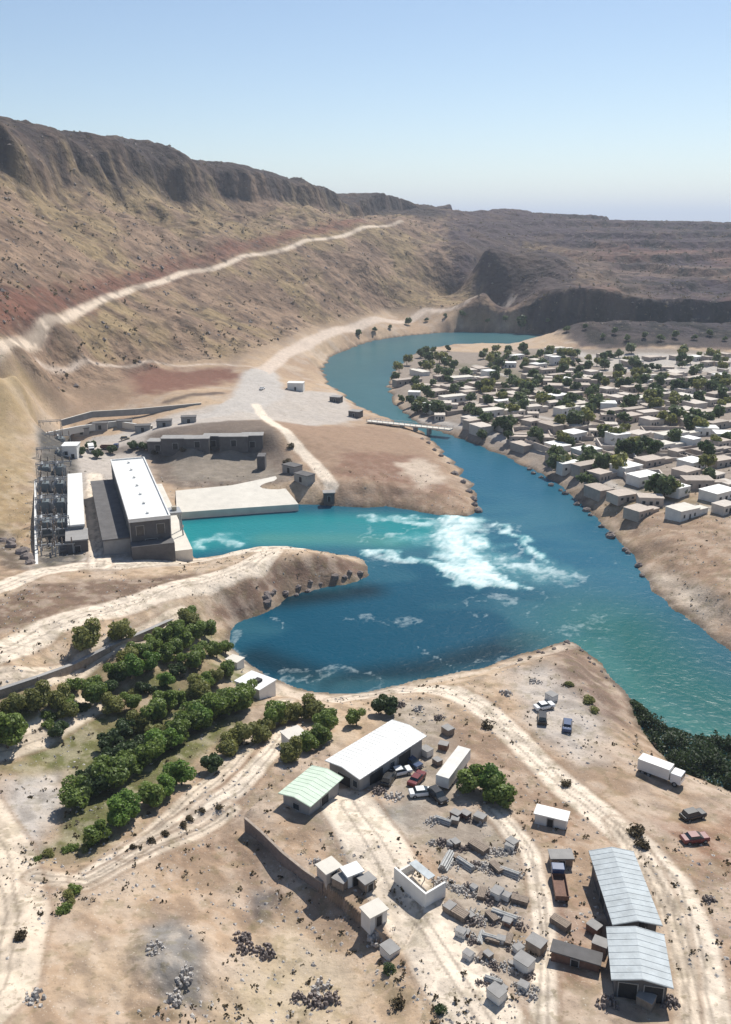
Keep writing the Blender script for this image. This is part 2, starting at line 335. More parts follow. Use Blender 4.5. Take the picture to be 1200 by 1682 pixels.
# ------------------------------------------------------------ object helpers
def tag(o, label=None, cat=None, group=None, kind=None):
    if label: o['label'] = label
    if cat: o['category'] = cat
    if group: o['group'] = group
    if kind: o['kind'] = kind
    return o
def thing(name, label, cat, loc=(0,0,0), rz=0, group=None):
    o = bpy.data.objects.new(name, None); C.objects.link(o); o.empty_display_size = .5
    o.location = loc; o.rotation_euler = (0, 0, rz)
    return tag(o, label, cat, group)
class MB:
    def __init__(s): s.v = []; s.f = []
    def box(s, x0, x1, y0, y1, z0, z1):
        n = len(s.v); s.v += [(x, y, z) for z in (z0, z1) for x, y in ((x0,y0),(x1,y0),(x1,y1),(x0,y1))]
        s.f += [[n+a for a in q] for q in ((3,2,1,0),(4,5,6,7),(0,1,5,4),(1,2,6,5),(2,3,7,6),(3,0,4,7))]; return s
    def prism(s, pts, z0, z1):
        n = len(s.v); k = len(pts); s.v += [(x, y, z0) for x, y in pts] + [(x, y, z1) for x, y in pts]
        s.f += [list(range(n + k - 1, n - 1, -1)), list(range(n + k, n + 2 * k))]
        s.f += [[n+i, n+(i+1)%k, n+k+(i+1)%k, n+k+i] for i in range(k)]; return s
    def xprism(s, prof, x0, x1):            # profile in (y, z), extruded along x
        n = len(s.v); k = len(prof); s.v += [(x0, y, z) for y, z in prof] + [(x1, y, z) for y, z in prof]
        s.f += [list(range(n + k - 1, n - 1, -1)), list(range(n + k, n + 2 * k))]
        s.f += [[n+i, n+(i+1)%k, n+k+(i+1)%k, n+k+i] for i in range(k)]; return s
    def tube(s, a, b, r0, r1=None, k=6):
        r1 = r0 if r1 is None else r1
        a = np.array(a, float); b = np.array(b, float); d = b - a; d /= (np.linalg.norm(d) or 1)
        q = np.array((0, 0, 1.)) if abs(d[2]) < .9 else np.array((1., 0, 0)); u = np.cross(d, q); u /= np.linalg.norm(u); v = np.cross(d, u)
        n = len(s.v)
        for p, r in ((a, r0), (b, r1)):
            for i in range(k):
                t = 2 * math.pi * i / k; s.v.append(tuple(p + r * (math.cos(t) * u + math.sin(t) * v)))
        s.f += [[n+i, n+(i+1)%k, n+k+(i+1)%k, n+k+i] for i in range(k)] + [list(range(n+k-1, n-1, -1)), list(range(n+k, n+2*k))]; return s
    def mesh(s, name, m):
        me = bpy.data.meshes.new(name); me.from_pydata(s.v, [], s.f); me.materials.append(m); me.update(); return me
    def build(s, name, m, parent=None):
        o = bpy.data.objects.new(name, s.mesh(name, m)); C.objects.link(o)
        if parent: o.parent = parent
        return o
def bevel(o, wd=.05, seg=1):
    md = o.modifiers.new('bevel', 'BEVEL'); md.width = wd; md.segments = seg; md.limit_method = 'ANGLE'; return o
KIDS = {}
def kids(o):
    return [c_ for c_ in C.objects if c_.parent == o]
def dup(o, loc=None, rz=None, scale=None, label=None, group=None, parent=None):
    if o.name not in KIDS: KIDS[o.name] = kids(o)
    r = o.copy(); C.objects.link(r)
    if parent: r.parent = parent
    if loc is not None: r.location = loc
    if rz is not None: r.rotation_euler = (0, 0, rz)
    if scale is not None: r.scale = (scale,) * 3 if not hasattr(scale, '__len__') else scale
    if label: r['label'] = label
    if group: r['group'] = group
    for k in KIDS[o.name]: dup(k, parent=r)
    return r
ORD = ['first','second','third','fourth','fifth','sixth','seventh','eighth','ninth','tenth','eleventh','twelfth','thirteenth','fourteenth','fifteenth','sixteenth','seventeenth','eighteenth','nineteenth','twentieth',
       'twenty-first','twenty-second','twenty-third','twenty-fourth','twenty-fifth','twenty-sixth','twenty-seventh','twenty-eighth','twenty-ninth','thirtieth']
used = set()
def place(proto, loc, rz=0, scale=1, label=None, group=None):
    if proto.name not in used:
        used.add(proto.name); KIDS[proto.name] = kids(proto)
        proto.location = loc; proto.rotation_euler = (0, 0, rz)
        proto.scale = (scale,) * 3 if not hasattr(scale, '__len__') else scale
        if label: proto['label'] = label
        if group: proto['group'] = group
        return proto
    return dup(proto, loc, rz, scale, label, group)

# ------------------------------------------------------------ terrain mesh
def rows_y(y0, y1, near=1.0, frac=.005, mn=.25):
    ys = [y0]
    while ys[-1] < y1:
        y = ys[-1]; ys.append(y + max(mn, min(y * frac, y * y / 52000.0 * near)))
    return ys
ys = rows_y(58, 3600)
while ys[-1] < 45000: ys.append(ys[-1] * 1.08)
ys = np.array(ys); ncol = 640
us = np.linspace(-1, 1, ncol)
us = us * (.62 + .38 * us * us)                    # denser inside the view
XX = us[None, :] * (.62 * ys[:, None] + 85); YY = np.repeat(ys[:, None], ncol, 1)
X = XX.ravel(); Y = YY.ravel()
H, SD, BS, HILL = height(X, Y)
farfade = sstep(3600, 9000, Y)
H = H * (1 - farfade) + farfade * (8 + fbm(X / 3000, Y / 3000, 91, 3) * 30)

HG = H.reshape(len(ys), ncol)
def lin(r, g, b):
    return np.array([((v / 255) / 12.92 if v / 255 < .04045 else ((v / 255 + .055) / 1.055) ** 2.4) for v in (r, g, b)])
def K(r, g, b, k=.56): return lin(r, g, b) * k        # from a sunlit look to a real-world base colour
COL = dict(dirt=K(216,188,158,.64), pale=K(214,206,198,.66), road=K(244,228,208,.80), track=K(238,220,198,.74), roadA=K(238,218,196,.78), roadB=K(232,212,194,.70),
           red=K(150,104,88,.54), brown=K(182,152,128,.62), grey=K(200,194,184,.52), dark=K(98,84,80), olive=K(180,156,120,.58), slope=K(178,150,126,.58), slope2=K(148,122,104,.54),
           rim=K(66,54,58,.5), purple=K(82,68,84,.48), village=K(178,164,152), green=K(112,110,72), scrub=K(140,130,92), yard=K(194,182,168,.6), stone=K(156,130,116,.54),
           beach=K(234,216,196,.68), yellow=K(196,170,116), switch=K(98,96,94), wet=K(104,92,82))
n_big = fbm(X / 40, Y / 40, 101, 4); n_mid = fbm(X / 9, Y / 9, 111, 4); n_far = fbm(X / 160, Y / 160, 121, 4)
col = np.zeros((X.size, 3))
def mixc(m, cc):
    global col
    m = np.clip(m, 0, 1)[:, None]; col = col * (1 - m) + np.asarray(cc)[None, :] * m
col[:] = COL['dirt']
mixc(sstep(.42, .62, n_big) * .55, COL['brown']); mixc(sstep(.45, .7, n_mid) * .25, COL['pale'])
REG = {}
def wpts(px): 
    a, b, z = HIT(px); return list(zip(a, b))
JIT = (fbm(X / 7, Y / 7, 131, 3) - .5)
def poly(px, cc, feather=4, amt=1.0, jit=6, name=None, nz=None):
    pts = wpts(px); xs = [p[0] for p in pts]; yy = [p[1] for p in pts]
    i = np.where((X > min(xs) - 30) & (X < max(xs) + 30) & (Y > min(yy) - 30) & (Y < max(yy) + 30))[0]
    d = sdist(X[i], Y[i], pts) + JIT[i] * jit
    m = np.zeros(X.size); m[i] = sstep(feather, -feather, d) * amt
    if nz is not None: m *= nz
    mixc(m, cc)
    if name: REG[name] = np.maximum(REG.get(name, 0), m)
    return m
def stroke(px, hw, cc, soft=1.0, amt=1.0, jit=2, name=None, pts=None):
    pts = pts or wpts(px); xs = [p[0] for p in pts]; yy = [p[1] for p in pts]
    i = np.where((X > min(xs) - 40) & (X < max(xs) + 40) & (Y > min(yy) - 40) & (Y < max(yy) + 40))[0]
    d = seg_dist(X[i], Y[i], pts) + JIT[i] * jit
    m = np.zeros(X.size); m[i] = sstep(hw + soft, hw - soft, d) * amt
    mixc(m, cc)
    if name: REG[name] = np.maximum(REG.get(name, 0), m)
    return m
# hills
hm = sstep(12, 24, BS) * sstep(420, 480, Y + np.maximum(-X - 120, 0) * .8)
mixc(hm, COL['slope']); mixc(hm * sstep(.42, .58, n_big), COL['olive']); mixc(hm * sstep(.5, .7, n_mid) * .6, COL['slope2'])
right = rightmask(X, Y)
mixc(right * sstep(9, 16, BS), COL['purple']); 
strata = sstep(.4, .7, vnoise(BS / 8 + n_far * 2, X * 0 + 3, 141))
mixc(right * sstep(25, 40, BS) * strata * .75, COL['stone']); mixc(right * sstep(20, 30, BS) * sstep(.55, .7, n_mid) * .5, COL['dark'])
mixc(sstep(.52,.62,n_far) * right * sstep(20, 30, BS) * .5, COL['red'])
poly([(0,190),(0,262),(60,270),(120,280),(200,292),(300,308),(400,326),(480,335),(545,345),(580,345),(640,352),(700,365),(740,350),(700,335),(620,310),(560,310),(400,265),(200,225)], COL['rim'], 14, .95, 30)
poly([(-200,170),(-200,255),(20,275),(20,190)], COL['rim'], 14, .9, 30)
poly([(715,335),(730,400),(780,470),(800,490),(960,495),(940,430),(860,400),(1000,400),(1220,410),(1220,360),(900,350)], COL['purple'], 18, .9, 50)
poly([(770,400),(800,485),(955,490),(920,430),(860,410)], COL['dark']*.9, 14, .7, 40)  # shade on the steep cliff face, painted into the hill colour
poly([(-100,440),(0,470),(80,480),(180,478),(130,500),(60,530),(0,550),(-100,580)], COL['red'], 10, .8, 22)
stroke([(0,510),(100,490),(190,466),(300,432),(400,403),(500,380),(590,362)], 8, COL['red'], 7, .85, 14)
poly([(200,610),(250,600),(380,605),(400,620),(300,640),(220,655)], COL['red'], 8, .95, 16)
poly([(60,600),(200,600),(220,650),(110,690)], COL['slope'], 8, .8, 16)
poly([(-60,620),(40,610),(60,760),(50,900),(-60,880)], COL['yellow'], 8, .55, 22)
poly([(-40,860),(10,870),(50,905),(40,935),(0,930)], COL['wet'], 2, .8, 6)
poly([(850,505),(960,497),(1300,495),(1500,500),(1500,574),(1200,574),(950,570),(880,545)], K(84,76,84,.45), 6, .9, 16)
poly([(850,505),(960,497),(1300,495),(1500,500),(1500,574),(1200,574),(950,570),(880,545)], K(40,42,46,.4), 6, .85, 16, nz=sstep(.48,.6,fbm(X/13,Y/13,301,3)))
# works plateau
poly([(60,700),(250,690),(430,660),(460,640),(560,650),(590,690),(520,700),(480,700),(440,690),(300,712),(250,720),(240,760),(300,930),(60,940)], COL['pale'], 3, .8, 6, 'paved_yard')
poly([(400,610),(450,600),(470,650),(420,680),(370,670)], COL['pale'], 3, 1, 4, 'paved_yard')
poly([(62,700),(120,700),(135,930),(60,935)], COL['switch'], 2, .95, 3)
poly([(245,715),(430,690),(500,770),(490,790),(290,800),(255,790)], K(150,134,122,.5), 3, .95, 5)
poly([(275,745),(420,742),(470,785),(290,790)], K(176,164,150,.5), 3, .95, 4)
stroke([(275,660),(360,645)], 3.0, COL['dark'], 2, .8, 3)
stroke([(170,740),(240,735)], 5, COL['dark'], 3, .7, 3)
# peninsula
poly([(440,690),(520,700),(620,700),(690,720),(740,770),(780,845),(700,838),(560,825),(520,780)], COL['brown'], 4, .95, 8)
poly([(560,740),(690,750),(740,810),(640,800),(560,780)], COL['red'], 6, .55, 14)
poly([(650,760),(700,755),(740,790),(690,800)], COL['beach'], 4, .75, 12)
# spit and roads
poly([(-60,1000),(60,960),(400,930),(440,940),(300,965),(120,1010),(-60,1060)], K(150,124,106), 3, .95, 4)
poly([(430,925),(560,915),(610,930),(590,950),(480,965),(430,1000),(370,1025),(340,1000)], K(140,112,98), 3, .9, 5)
# grove soils
poly([(-60,1150),(120,1110),(320,1010),(370,1050),(440,1130),(380,1200),(260,1290),(150,1400),(60,1400),(100,1290),(-60,1260)], K(122,126,72), 4, .95, 8, nz=.35+.65*sstep(.35, .55, n_mid) )
poly([(0,1160),(120,1140),(150,1160),(80,1170),(0,1190)], COL['green'], 3, .5, 5)
poly([(0,1280),(90,1275),(110,1320),(60,1400),(20,1380)], COL['pale'], 3, .9, 4)
# yards
poly([(480,1320),(560,1300),(640,1320),(700,1300),(680,1340),(640,1400),(700,1500),(640,1480),(560,1400)], COL['grey'], 4, .95, 6, 'gravel_yard')
poly([(640,1150),(700,1150),(760,1200),(760,1300),(700,1320),(600,1300),(620,1220)], COL['yard'], 3, .8, 5, 'gravel_yard')
poly([(680,1340),(800,1330),(880,1400),(890,1620),(780,1640),(700,1500)], COL['yard'], 4, .8, 6, nz=sstep(.3,.5,n_mid))
poly([(830,1100),(900,1090),(1000,1180),(960,1260),(880,1210)], COL['pale'], 4, .8, 6)
poly([(880,1075),(940,1055),(1020,1150),(1040,1200),(990,1180),(930,1120)], COL['stone'], 4, .8, 6)
poly([(740,1180),(830,1220),(960,1340),(940,1370),(820,1290),(740,1230)], COL['brown'], 4, .85, 8)
poly([(930,1310),(1010,1360),(940,1380),(880,1350)], COL['brown'], 4, .8, 8)
poly([(1080,1350),(1220,1340),(1220,1480),(1130,1420)], COL['red'], 4, .6, 12)
poly([(900,1480),(970,1500),(1000,1640),(910,1620)], COL['red'], 4, .6, 8)
poly([(380,1360),(470,1440),(560,1520),(600,1600),(450,1540),(350,1420),(250,1480),(300,1380)], COL['brown'], 5, .7, 8)
poly([(230,1520),(290,1500),(340,1560),(330,1660),(260,1640),(220,1580)], K(176,170,164,.5), 2, 1, 3)
poly([(410,1460),(450,1470),(440,1520),(415,1510)], K(140,132,128,.5), 2, 1, 3)
poly([(430,1540),(480,1500),(560,1570),(600,1640),(540,1690),(380,1690),(380,1600)], K(226,206,174), 4, .8, 5)
poly([(130,1560),(220,1540),(230,1640),(120,1660),(60,1640)], K(226,200,170), 4, .7, 6)
# far bank
poly([(650,600),(700,575),(900,572),(1300,578),(1300,800),(1000,830),(880,770),(760,715),(680,690),(645,650)], COL['village'], 4, .95, 8)
poly([(720,590),(850,585),(880,640),(780,650)], COL['green'], 5, .5, 12, nz=sstep(.4,.55,n_big))
poly([(940,580),(1300,582),(1300,612),(1000,610)], COL['pale'], 6, .85, 14)
poly([(980,830),(1100,830),(1220,860),(1220,1060),(1120,990),(1060,920)], COL['brown'], 6, .8, 14)
poly([(1060,940),(1120,945),(1180,1010),(1150,1030)], COL['beach'], 4, .9, 6)
poly([(1000,790),(1200,830),(1200,850),(1000,840)], COL['scrub'], 5, .5, 8)
for hw, p, k in ROADS_PX:
    far_ = 1 + (k in ('roadA', 'roadB'))
    stroke(p, hw * 1.15 if far_ == 1 else hw * 1.0, COL[k], .8 * far_, .95, 1.2, 'dirt_road', pts=ROADA if k == 'roadA' else None)
# faint footpaths in the village
for p in [[(690,690),(760,700),(900,745),(1010,800),(1100,830),(1200,840)],[(760,655),(860,680),(960,700),(1080,735),(1200,760)],[(870,640),(960,690),(1030,780)],[(1060,620),(1090,700),(1150,800)],[(780,600),(880,640)]]:
    stroke(p, 2.2, COL['pale'], 1, .8, 2, 'dirt_road')
stroke([(620,1140),(530,1148),(460,1135),(410,1095),(380,1062)], 3.0, COL['beach'], 2, .8, 3)
stroke([(620,1140),(700,1120),(850,1088),(935,1058)], 1.6, COL['beach'], 1, .7, 2)
mixc(sstep(2.2, .3, SD) * .75, COL['wet'])
# dry scrub speckle in the soil
nearm = sstep(420, 240, Y)
st = fbm((X * .75 + Y * .66) / 2.2, (-X * .66 + Y * .75) / 3.6, 151, 4)        # wheel and wash marks running with the yard
mixc(sstep(.50, .66, st) * .30 * nearm, COL['wet']); mixc(sstep(.50, .34, st) * .30 * nearm, COL['beach'])
mixc(sstep(.60, .68, fbm(X / 1.9, Y / 1.9, 155, 4)) * .30 * nearm, COL['scrub'])
mixc(sstep(.56, .66, fbm(X / 9, Y / 9, 161, 4)) * .5 * hm, COL['dark'] * .7)
mixc(sstep(.56, .64, fbm(X / 26, Y / 26, 163, 4)) * .35 * hm, COL['slope2'] * .8)
mixc(sstep(.57, .64, fbm(X / 15, Y / 15, 165, 4)) * .7 * right * sstep(9, 16, BS), K(46,46,48,.4))
for hw, p, k in ROADS_PX:                                                       # tyre ruts
    if k in ('road', 'track'):
        d = seg_dist(X, Y, wpts(p)) + (fbm(X / 12, Y / 12, 191, 2) - .5) * 1.2
        mixc(sstep(.32, .12, np.abs(d - min(.85, hw * .4))) * .45 * nearm, COL['wet'] * 1.25)
        mixc(sstep(.5, .2, np.abs(d - hw * 1.15 - .4)) * .45 * nearm, COL['brown'] * .8)

nr = len(ys)
idx = np.arange(nr * ncol).reshape(nr, ncol)
faces = np.stack([idx[:-1, :-1], idx[:-1, 1:], idx[1:, 1:], idx[1:, :-1]], -1).reshape(-1, 4)
V = np.stack([X, Y, H], 1)
# vertex normals of the whole sheet, so that the pieces meet without a seam
P3 = V.reshape(nr, ncol, 3); gx = np.gradient(P3, axis=1); gy = np.gradient(P3, axis=0)
NN = np.cross(gx, gy); NN /= np.linalg.norm(NN, axis=2, keepdims=True); NN = NN.reshape(-1, 3)
fm = lambda a: a[faces].mean(1)
road_f = fm(REG['dirt_road']) > .5
grav_f = (fm(REG['gravel_yard']) > .5) & ~road_f
pav_f = (fm(REG['paved_yard']) > .5) & ~road_f
hill_f = (fm(hm + right * sstep(9, 16, BS)) > .5) & ~road_f & ~grav_f & ~pav_f
rest = ~(road_f | grav_f | pav_f | hill_f)
def sheet(name, sel, Vv, cc, m, nrm=None):
    f = faces[sel] if sel is not None else None
    u, inv = np.unique(f, return_inverse=True); f = inv.reshape(-1, 4)
    me = bpy.data.meshes.new(name)
    me.vertices.add(len(u)); me.vertices.foreach_set('co', Vv[u].astype(np.float32).ravel())
    me.loops.add(f.size); me.loops.foreach_set('vertex_index', f.ravel().astype(np.int32))
    me.polygons.add(len(f)); me.polygons.foreach_set('loop_start', np.arange(0, f.size, 4, dtype=np.int32))
    me.polygons.foreach_set('use_smooth', np.ones(len(f), bool))
    me.update(calc_edges=True)
    a = me.color_attributes.new('Col', 'FLOAT_COLOR', 'POINT')
    a.data.foreach_set('color', np.concatenate([cc[u], np.ones((len(u), 1))], 1).astype(np.float32).ravel())
    if nrm is not None: me.normals_split_custom_set_from_vertices([tuple(q) for q in nrm[u]])
    me.materials.append(m)
    o = bpy.data.objects.new(name, me); C.objects.link(o); o['kind'] = 'structure'
    return o
sheet('ground', rest, V, col, M['ground'], NN)
sheet('hills', hill_f, V, col, M['hill'], NN)
sheet('dirt_road', road_f, V, col, M['ground'], NN)
sheet('gravel_yard', grav_f, V, col, M['ground'], NN)
sheet('paved_yard', pav_f, V, col, M['ground'], NN)

# ------------------------------------------------------------ river
def water():
    global X, Y, faces
    wy = [70.0]
    while wy[-1] < 1250: wy.append(wy[-1] + max(.35, min(wy[-1] * .006, wy[-1] ** 2 / 45000)))
    wy = np.array(wy); nc = 420
    uu = np.linspace(-.62, 1.0, nc)
    x = (uu[None, :] * (.72 * wy[:, None] + 60)).ravel(); y = np.repeat(wy[:, None], nc, 1).ravel()
    s = sdist(x, y, RIVER)
    ii = np.arange(len(wy) * nc).reshape(len(wy), nc)
    f = np.stack([ii[:-1, :-1], ii[:-1, 1:], ii[1:, 1:], ii[1:, :-1]], -1).reshape(-1, 4)
    keep = s[f].min(1) < 9
    cc = np.zeros((x.size, 3)); cc[:] = lin(4,98,126) * .56
    def g(pts, hw, c_, amt=1, soft=None):
        nonlocal cc
        p = [G(*q)[:2] for q in pts]; soft = soft or hw
        m = (sstep(hw + soft, max(hw - soft, 0), seg_dist(x, y, p)) * amt)[:, None]; cc = cc * (1 - m) + c_[None, :] * m
    wn1 = fbm(x / 22 + fbm(x / 40, y / 40, 5, 2) * 3, y / 22, 7, 4)
    deep = lin(0,92,120) * .52; turq = lin(26,142,146) * .74; teal = lin(8,116,112) * .52; blue = lin(18,112,142) * .58; dk = lin(2,54,68) * .4
    g([(1180,556),(900,556),(740,556),(620,575),(575,610),(600,650),(680,695)], 40, lin(62,108,112) * .8, .9)
    g([(760,750),(840,810),(920,880),(980,950)], 30, blue, .9)
    g([(310,880),(420,870),(560,868),(660,870)], 16, turq, .95, 8)
    g([(440,885),(560,885),(640,890)], 5, lin(84,148,138) * .75, .7, 5)
    g([(470,1040),(560,1060),(700,1040),(840,1020)], 30, deep, .9)
    g([(420,1080),(540,1120),(700,1100),(880,1050)], 5, dk, .8)
    g([(470,985),(560,975),(600,970)], 5, dk, .9)
    g([(1000,1030),(1080,1110),(1190,1170),(1300,1230)], 16, teal, .9)
    g([(960,1060),(1020,1110),(1070,1160),(1140,1195),(1250,1230)], 3.5, lin(44,118,108) * .7, .7, 4)
    # foam
    wx = x + (fbm(x / 6, y / 6, 61, 4) - .5) * 15; wv = y + (fbm(x / 6, y / 6, 67, 4) - .5) * 15
    fo = np.zeros(x.size)
    def foam(pts, hw, amt, soft=None):
        nonlocal fo
        p = [G(*q)[:2] for q in pts]; soft = soft or hw
        fo = np.maximum(fo, sstep(hw + soft, max(hw - soft, 0), seg_dist(wx, wv, p)) * amt)
    foam([(758,855),(762,900),(778,948)], 4.6, 1.25, 7)
    foam([(742,858),(748,900),(762,940)], 3.5, 1.1, 6)
    foam([(820,862),(850,885),(880,912),(900,922)], 1.4, .8, 2.5)
    foam([(790,900),(830,935),(880,940)], 7, .42, 9)
    foam([(610,908),(660,915),(720,930),(780,950),(830,958)], 1.8, .9, 4)
    foam([(620,850),(700,860),(740,868)], 2.5, .55, 4)
    foam([(660,885),(720,885)], 4, .38, 6)
    foam([(330,895),(350,885),(380,890)], 2.5, .6, 4)
    foam([(890,925),(930,940)], 4, .3, 8)
    strk = ridged(wx / 10 + fbm(x / 18, y / 18, 77, 2) * 4, wv / 22, 83, 3)
    near = sstep(95, 20, np.minimum(seg_dist(x, y, [G(760,900)[:2], G(700,1000)[:2], G(560,1060)[:2]]), 200))
    fine = fbm(x / 1.7, y / 1.7, 97, 3)
    fa = fo * (.45 + 1.25 * (fine - .25)) + near * sstep(.72, .95, strk) * .40
    fa = np.clip(fa, 0, 1)
    m = (sstep(.05, .7, fo) * .75)[:, None]; cc = cc * (1 - m) + (lin(120,186,190) * .8)[None] * m
    lite = lin(90,150,160) * .6
    m = (np.maximum(near, .35) * sstep(.42, .72, wn1) * .34)[:, None]; cc = cc * (1 - m) + lite[None] * m
    z = sstep(.25, 1.1, fo) * (.15 + 1.3 * fbm(x / 4.2, y / 4.2, 99, 3)) * .6 + (fbm(x / 5, y / 7, 98, 2) - .5) * .10
    me = bpy.data.meshes.new('river_water'); ff = f[keep]; u, inv = np.unique(ff, return_inverse=True); ff = inv.reshape(-1, 4)
    me.vertices.add(len(u)); me.vertices.foreach_set('co', np.stack([x, y, z], 1)[u].astype(np.float32).ravel())
    me.loops.add(ff.size); me.loops.foreach_set('vertex_index', ff.ravel().astype(np.int32))
    me.polygons.add(len(ff)); me.polygons.foreach_set('loop_start', np.arange(0, ff.size, 4, dtype=np.int32))
    me.polygons.foreach_set('use_smooth', np.ones(len(ff), bool)); me.update(calc_edges=True)
    a = me.color_attributes.new('Col', 'FLOAT_COLOR', 'POINT')
    a.data.foreach_set('color', np.concatenate([cc[u], fa[u][:, None]], 1).astype(np.float32).ravel())
    m = bpy.data.materials.new('river_water'); m.use_nodes = True; nt = m.node_tree; N = nt.nodes; L = nt.links
    b = N['Principled BSDF']; b.inputs['IOR'].default_value = 1.33; b.inputs['Specular IOR Level'].default_value = .15
    at = N.new('ShaderNodeAttribute'); at.attribute_name = 'Col'
    tc = N.new('ShaderNodeTexCoord')
    nz = N.new('ShaderNodeTexNoise'); nz.inputs['Scale'].default_value = .55; nz.inputs['Detail'].default_value = 9; nz.inputs['Roughness'].default_value = .7
    L.new(tc.outputs['Object'], nz.inputs['Vector'])
    th = N.new('ShaderNodeMath'); th.operation = 'ADD'; L.new(nz.outputs['Fac'], th.inputs[0]); th.inputs[1].default_value = -.5
    fa2 = N.new('ShaderNodeMath'); fa2.operation = 'MULTIPLY_ADD'; L.new(th.outputs[0], fa2.inputs[0]); fa2.inputs[1].default_value = .8; L.new(at.outputs['Alpha'], fa2.inputs[2])
    mr = N.new('ShaderNodeMapRange'); L.new(fa2.outputs[0], mr.inputs[0]); mr.inputs[1].default_value = .25; mr.inputs[2].default_value = 1.15
    mx = N.new('ShaderNodeMix'); mx.data_type = 'RGBA'; L.new(mr.outputs[0], mx.inputs[0]); L.new(at.outputs['Color'], mx.inputs[6]); mx.inputs[7].default_value = (.70,.80,.80,1)
    L.new(mx.outputs[2], b.inputs['Base Color'])
    ro = N.new('ShaderNodeMapRange'); L.new(mr.outputs[0], ro.inputs[0]); ro.inputs[3].default_value = .30; ro.inputs[4].default_value = .8; L.new(ro.outputs[0], b.inputs['Roughness'])
    wv2 = N.new('ShaderNodeTexNoise'); wv2.inputs['Scale'].default_value = .45; wv2.inputs['Detail'].default_value = 7; wv2.inputs['Distortion'].default_value = 1.2
    L.new(tc.outputs['Object'], wv2.inputs['Vector'])
    bp = N.new('ShaderNodeBump'); bp.inputs['Strength'].default_value = .32; bp.inputs['Distance'].default_value = .5
    L.new(wv2.outputs['Fac'], bp.inputs['Height']); L.new(bp.outputs[0], b.inputs['Normal'])
    me.materials.append(m)
    o = bpy.data.objects.new('river_water', me); C.objects.link(o); o['kind'] = 'structure'
water()

# ------------------------------------------------------------ rectangles from roof corners
def rect(a, b, c_, z):
    """a->b long side, a->c short side, corners of a roof at height z; gives centre, length, width, angle"""
    A = np.array(G(*a, z)[:2]); B = np.array(G(*b, z)[:2]); Cc = np.array(G(*c_, z)[:2])
    u = B - A; L = np.linalg.norm(u); u /= L; v = np.array((-u[1], u[0])); wd = (Cc - A) @ v
    wl = np.linalg.norm(Cc - A) * (1 if wd > 0 else -1); wl = wd * .5 + wl * .5
    ctr = A + u * L / 2 + v * wl / 2
    return ctr, L, abs(wl), math.atan2(u[1], u[0])
def walls_mb(L, Wd, z0, z1, t=.25):
    m = MB(); m.box(-L/2, L/2, -Wd/2, Wd/2, z0, z1); return m
def gable(L, Wd, h, rise, over=.6, th=.14, ridge='x'):
    m = MB(); a = Wd / 2 + over
    zo = h - rise * over / (Wd / 2)
    m.xprism([(-a, zo + th), (0, h + rise + th), (a, zo + th), (a, zo), (0, h + rise), (-a, zo)][::-1], -L/2 - over, L/2 + over)
    # standing seams
    n = max(4, int(L / .9)); k = math.hypot(a, rise)
    for i in range(n + 1):
        x = -L/2 - over + .1 + (L + 2 * over - .2) * i / n
        for sg in (-1, 1):
            m.xprism([(0, h + rise + th - .01), (sg * a, zo + th - .01), (sg * a, zo + th + .035), (0, h + rise + th + .035)][::sg], x - .03, x + .03)
    return m
def shed(name, label, cat, ctr, L, Wd, ang, z, h, rise, roofm, wallm, doors=(), windows=()):
    t = thing(name, label, cat, (ctr[0], ctr[1], z), ang)
    wl = MB(); wl.box(-L/2, L/2, -Wd/2, Wd/2, -1.5, h - .02)
    n = len(wl.v)
    for x in (-L/2, L/2):
        k = len(wl.v); wl.v += [(x, -Wd/2, h - .02), (x, Wd/2, h - .02), (x, 0, h + rise - .02)]; wl.f.append([k, k+1, k+2] if x > 0 else [k, k+2, k+1])
    wl.build('wall', wallm, t)
    gable(L, Wd, h, rise).build('roof', roofm, t)
    for side, pos, w_, hh in doors: opening('door', t, L, Wd, side, pos, w_, 0, hh, M['dark'])
    for side, pos, w_, z0, z1 in windows: opening('window', t, L, Wd, side, pos, w_, z0, z1, M['glass'])
    return t
def opening(nm, t, L, Wd, side, pos, w_, z0, z1, m):
    b = MB(); f_ = MB(); e_ = .06; k = .12
    if side in 'fb':
        s = -1 if side == 'f' else 1; y = s * Wd / 2
        b.box(pos - w_/2, pos + w_/2, min(y, y + s * e_), max(y, y + s * e_), z0, z1)
        for x0, x1, a0, a1 in ((pos-w_/2-k, pos-w_/2, z0, z1), (pos+w_/2, pos+w_/2+k, z0, z1), (pos-w_/2-k, pos+w_/2+k, z1, z1+k)):
            f_.box(x0, x1, min(y, y+s*.12), max(y, y+s*.12), a0, a1)
    else:
        s = -1 if side == 'l' else 1; x = s * L / 2
        b.box(min(x, x + s * e_), max(x, x + s * e_), pos - w_/2, pos + w_/2, z0, z1)
        for y0, y1, a0, a1 in ((pos-w_/2-k, pos-w_/2, z0, z1), (pos+w_/2, pos+w_/2+k, z0, z1), (pos-w_/2-k, pos+w_/2+k, z1, z1+k)):
            f_.box(min(x, x+s*.12), max(x, x+s*.12), y0, y1, a0, a1)
    o = b.build(nm, m, t); f_.build('frame', M['steel'], o); return o

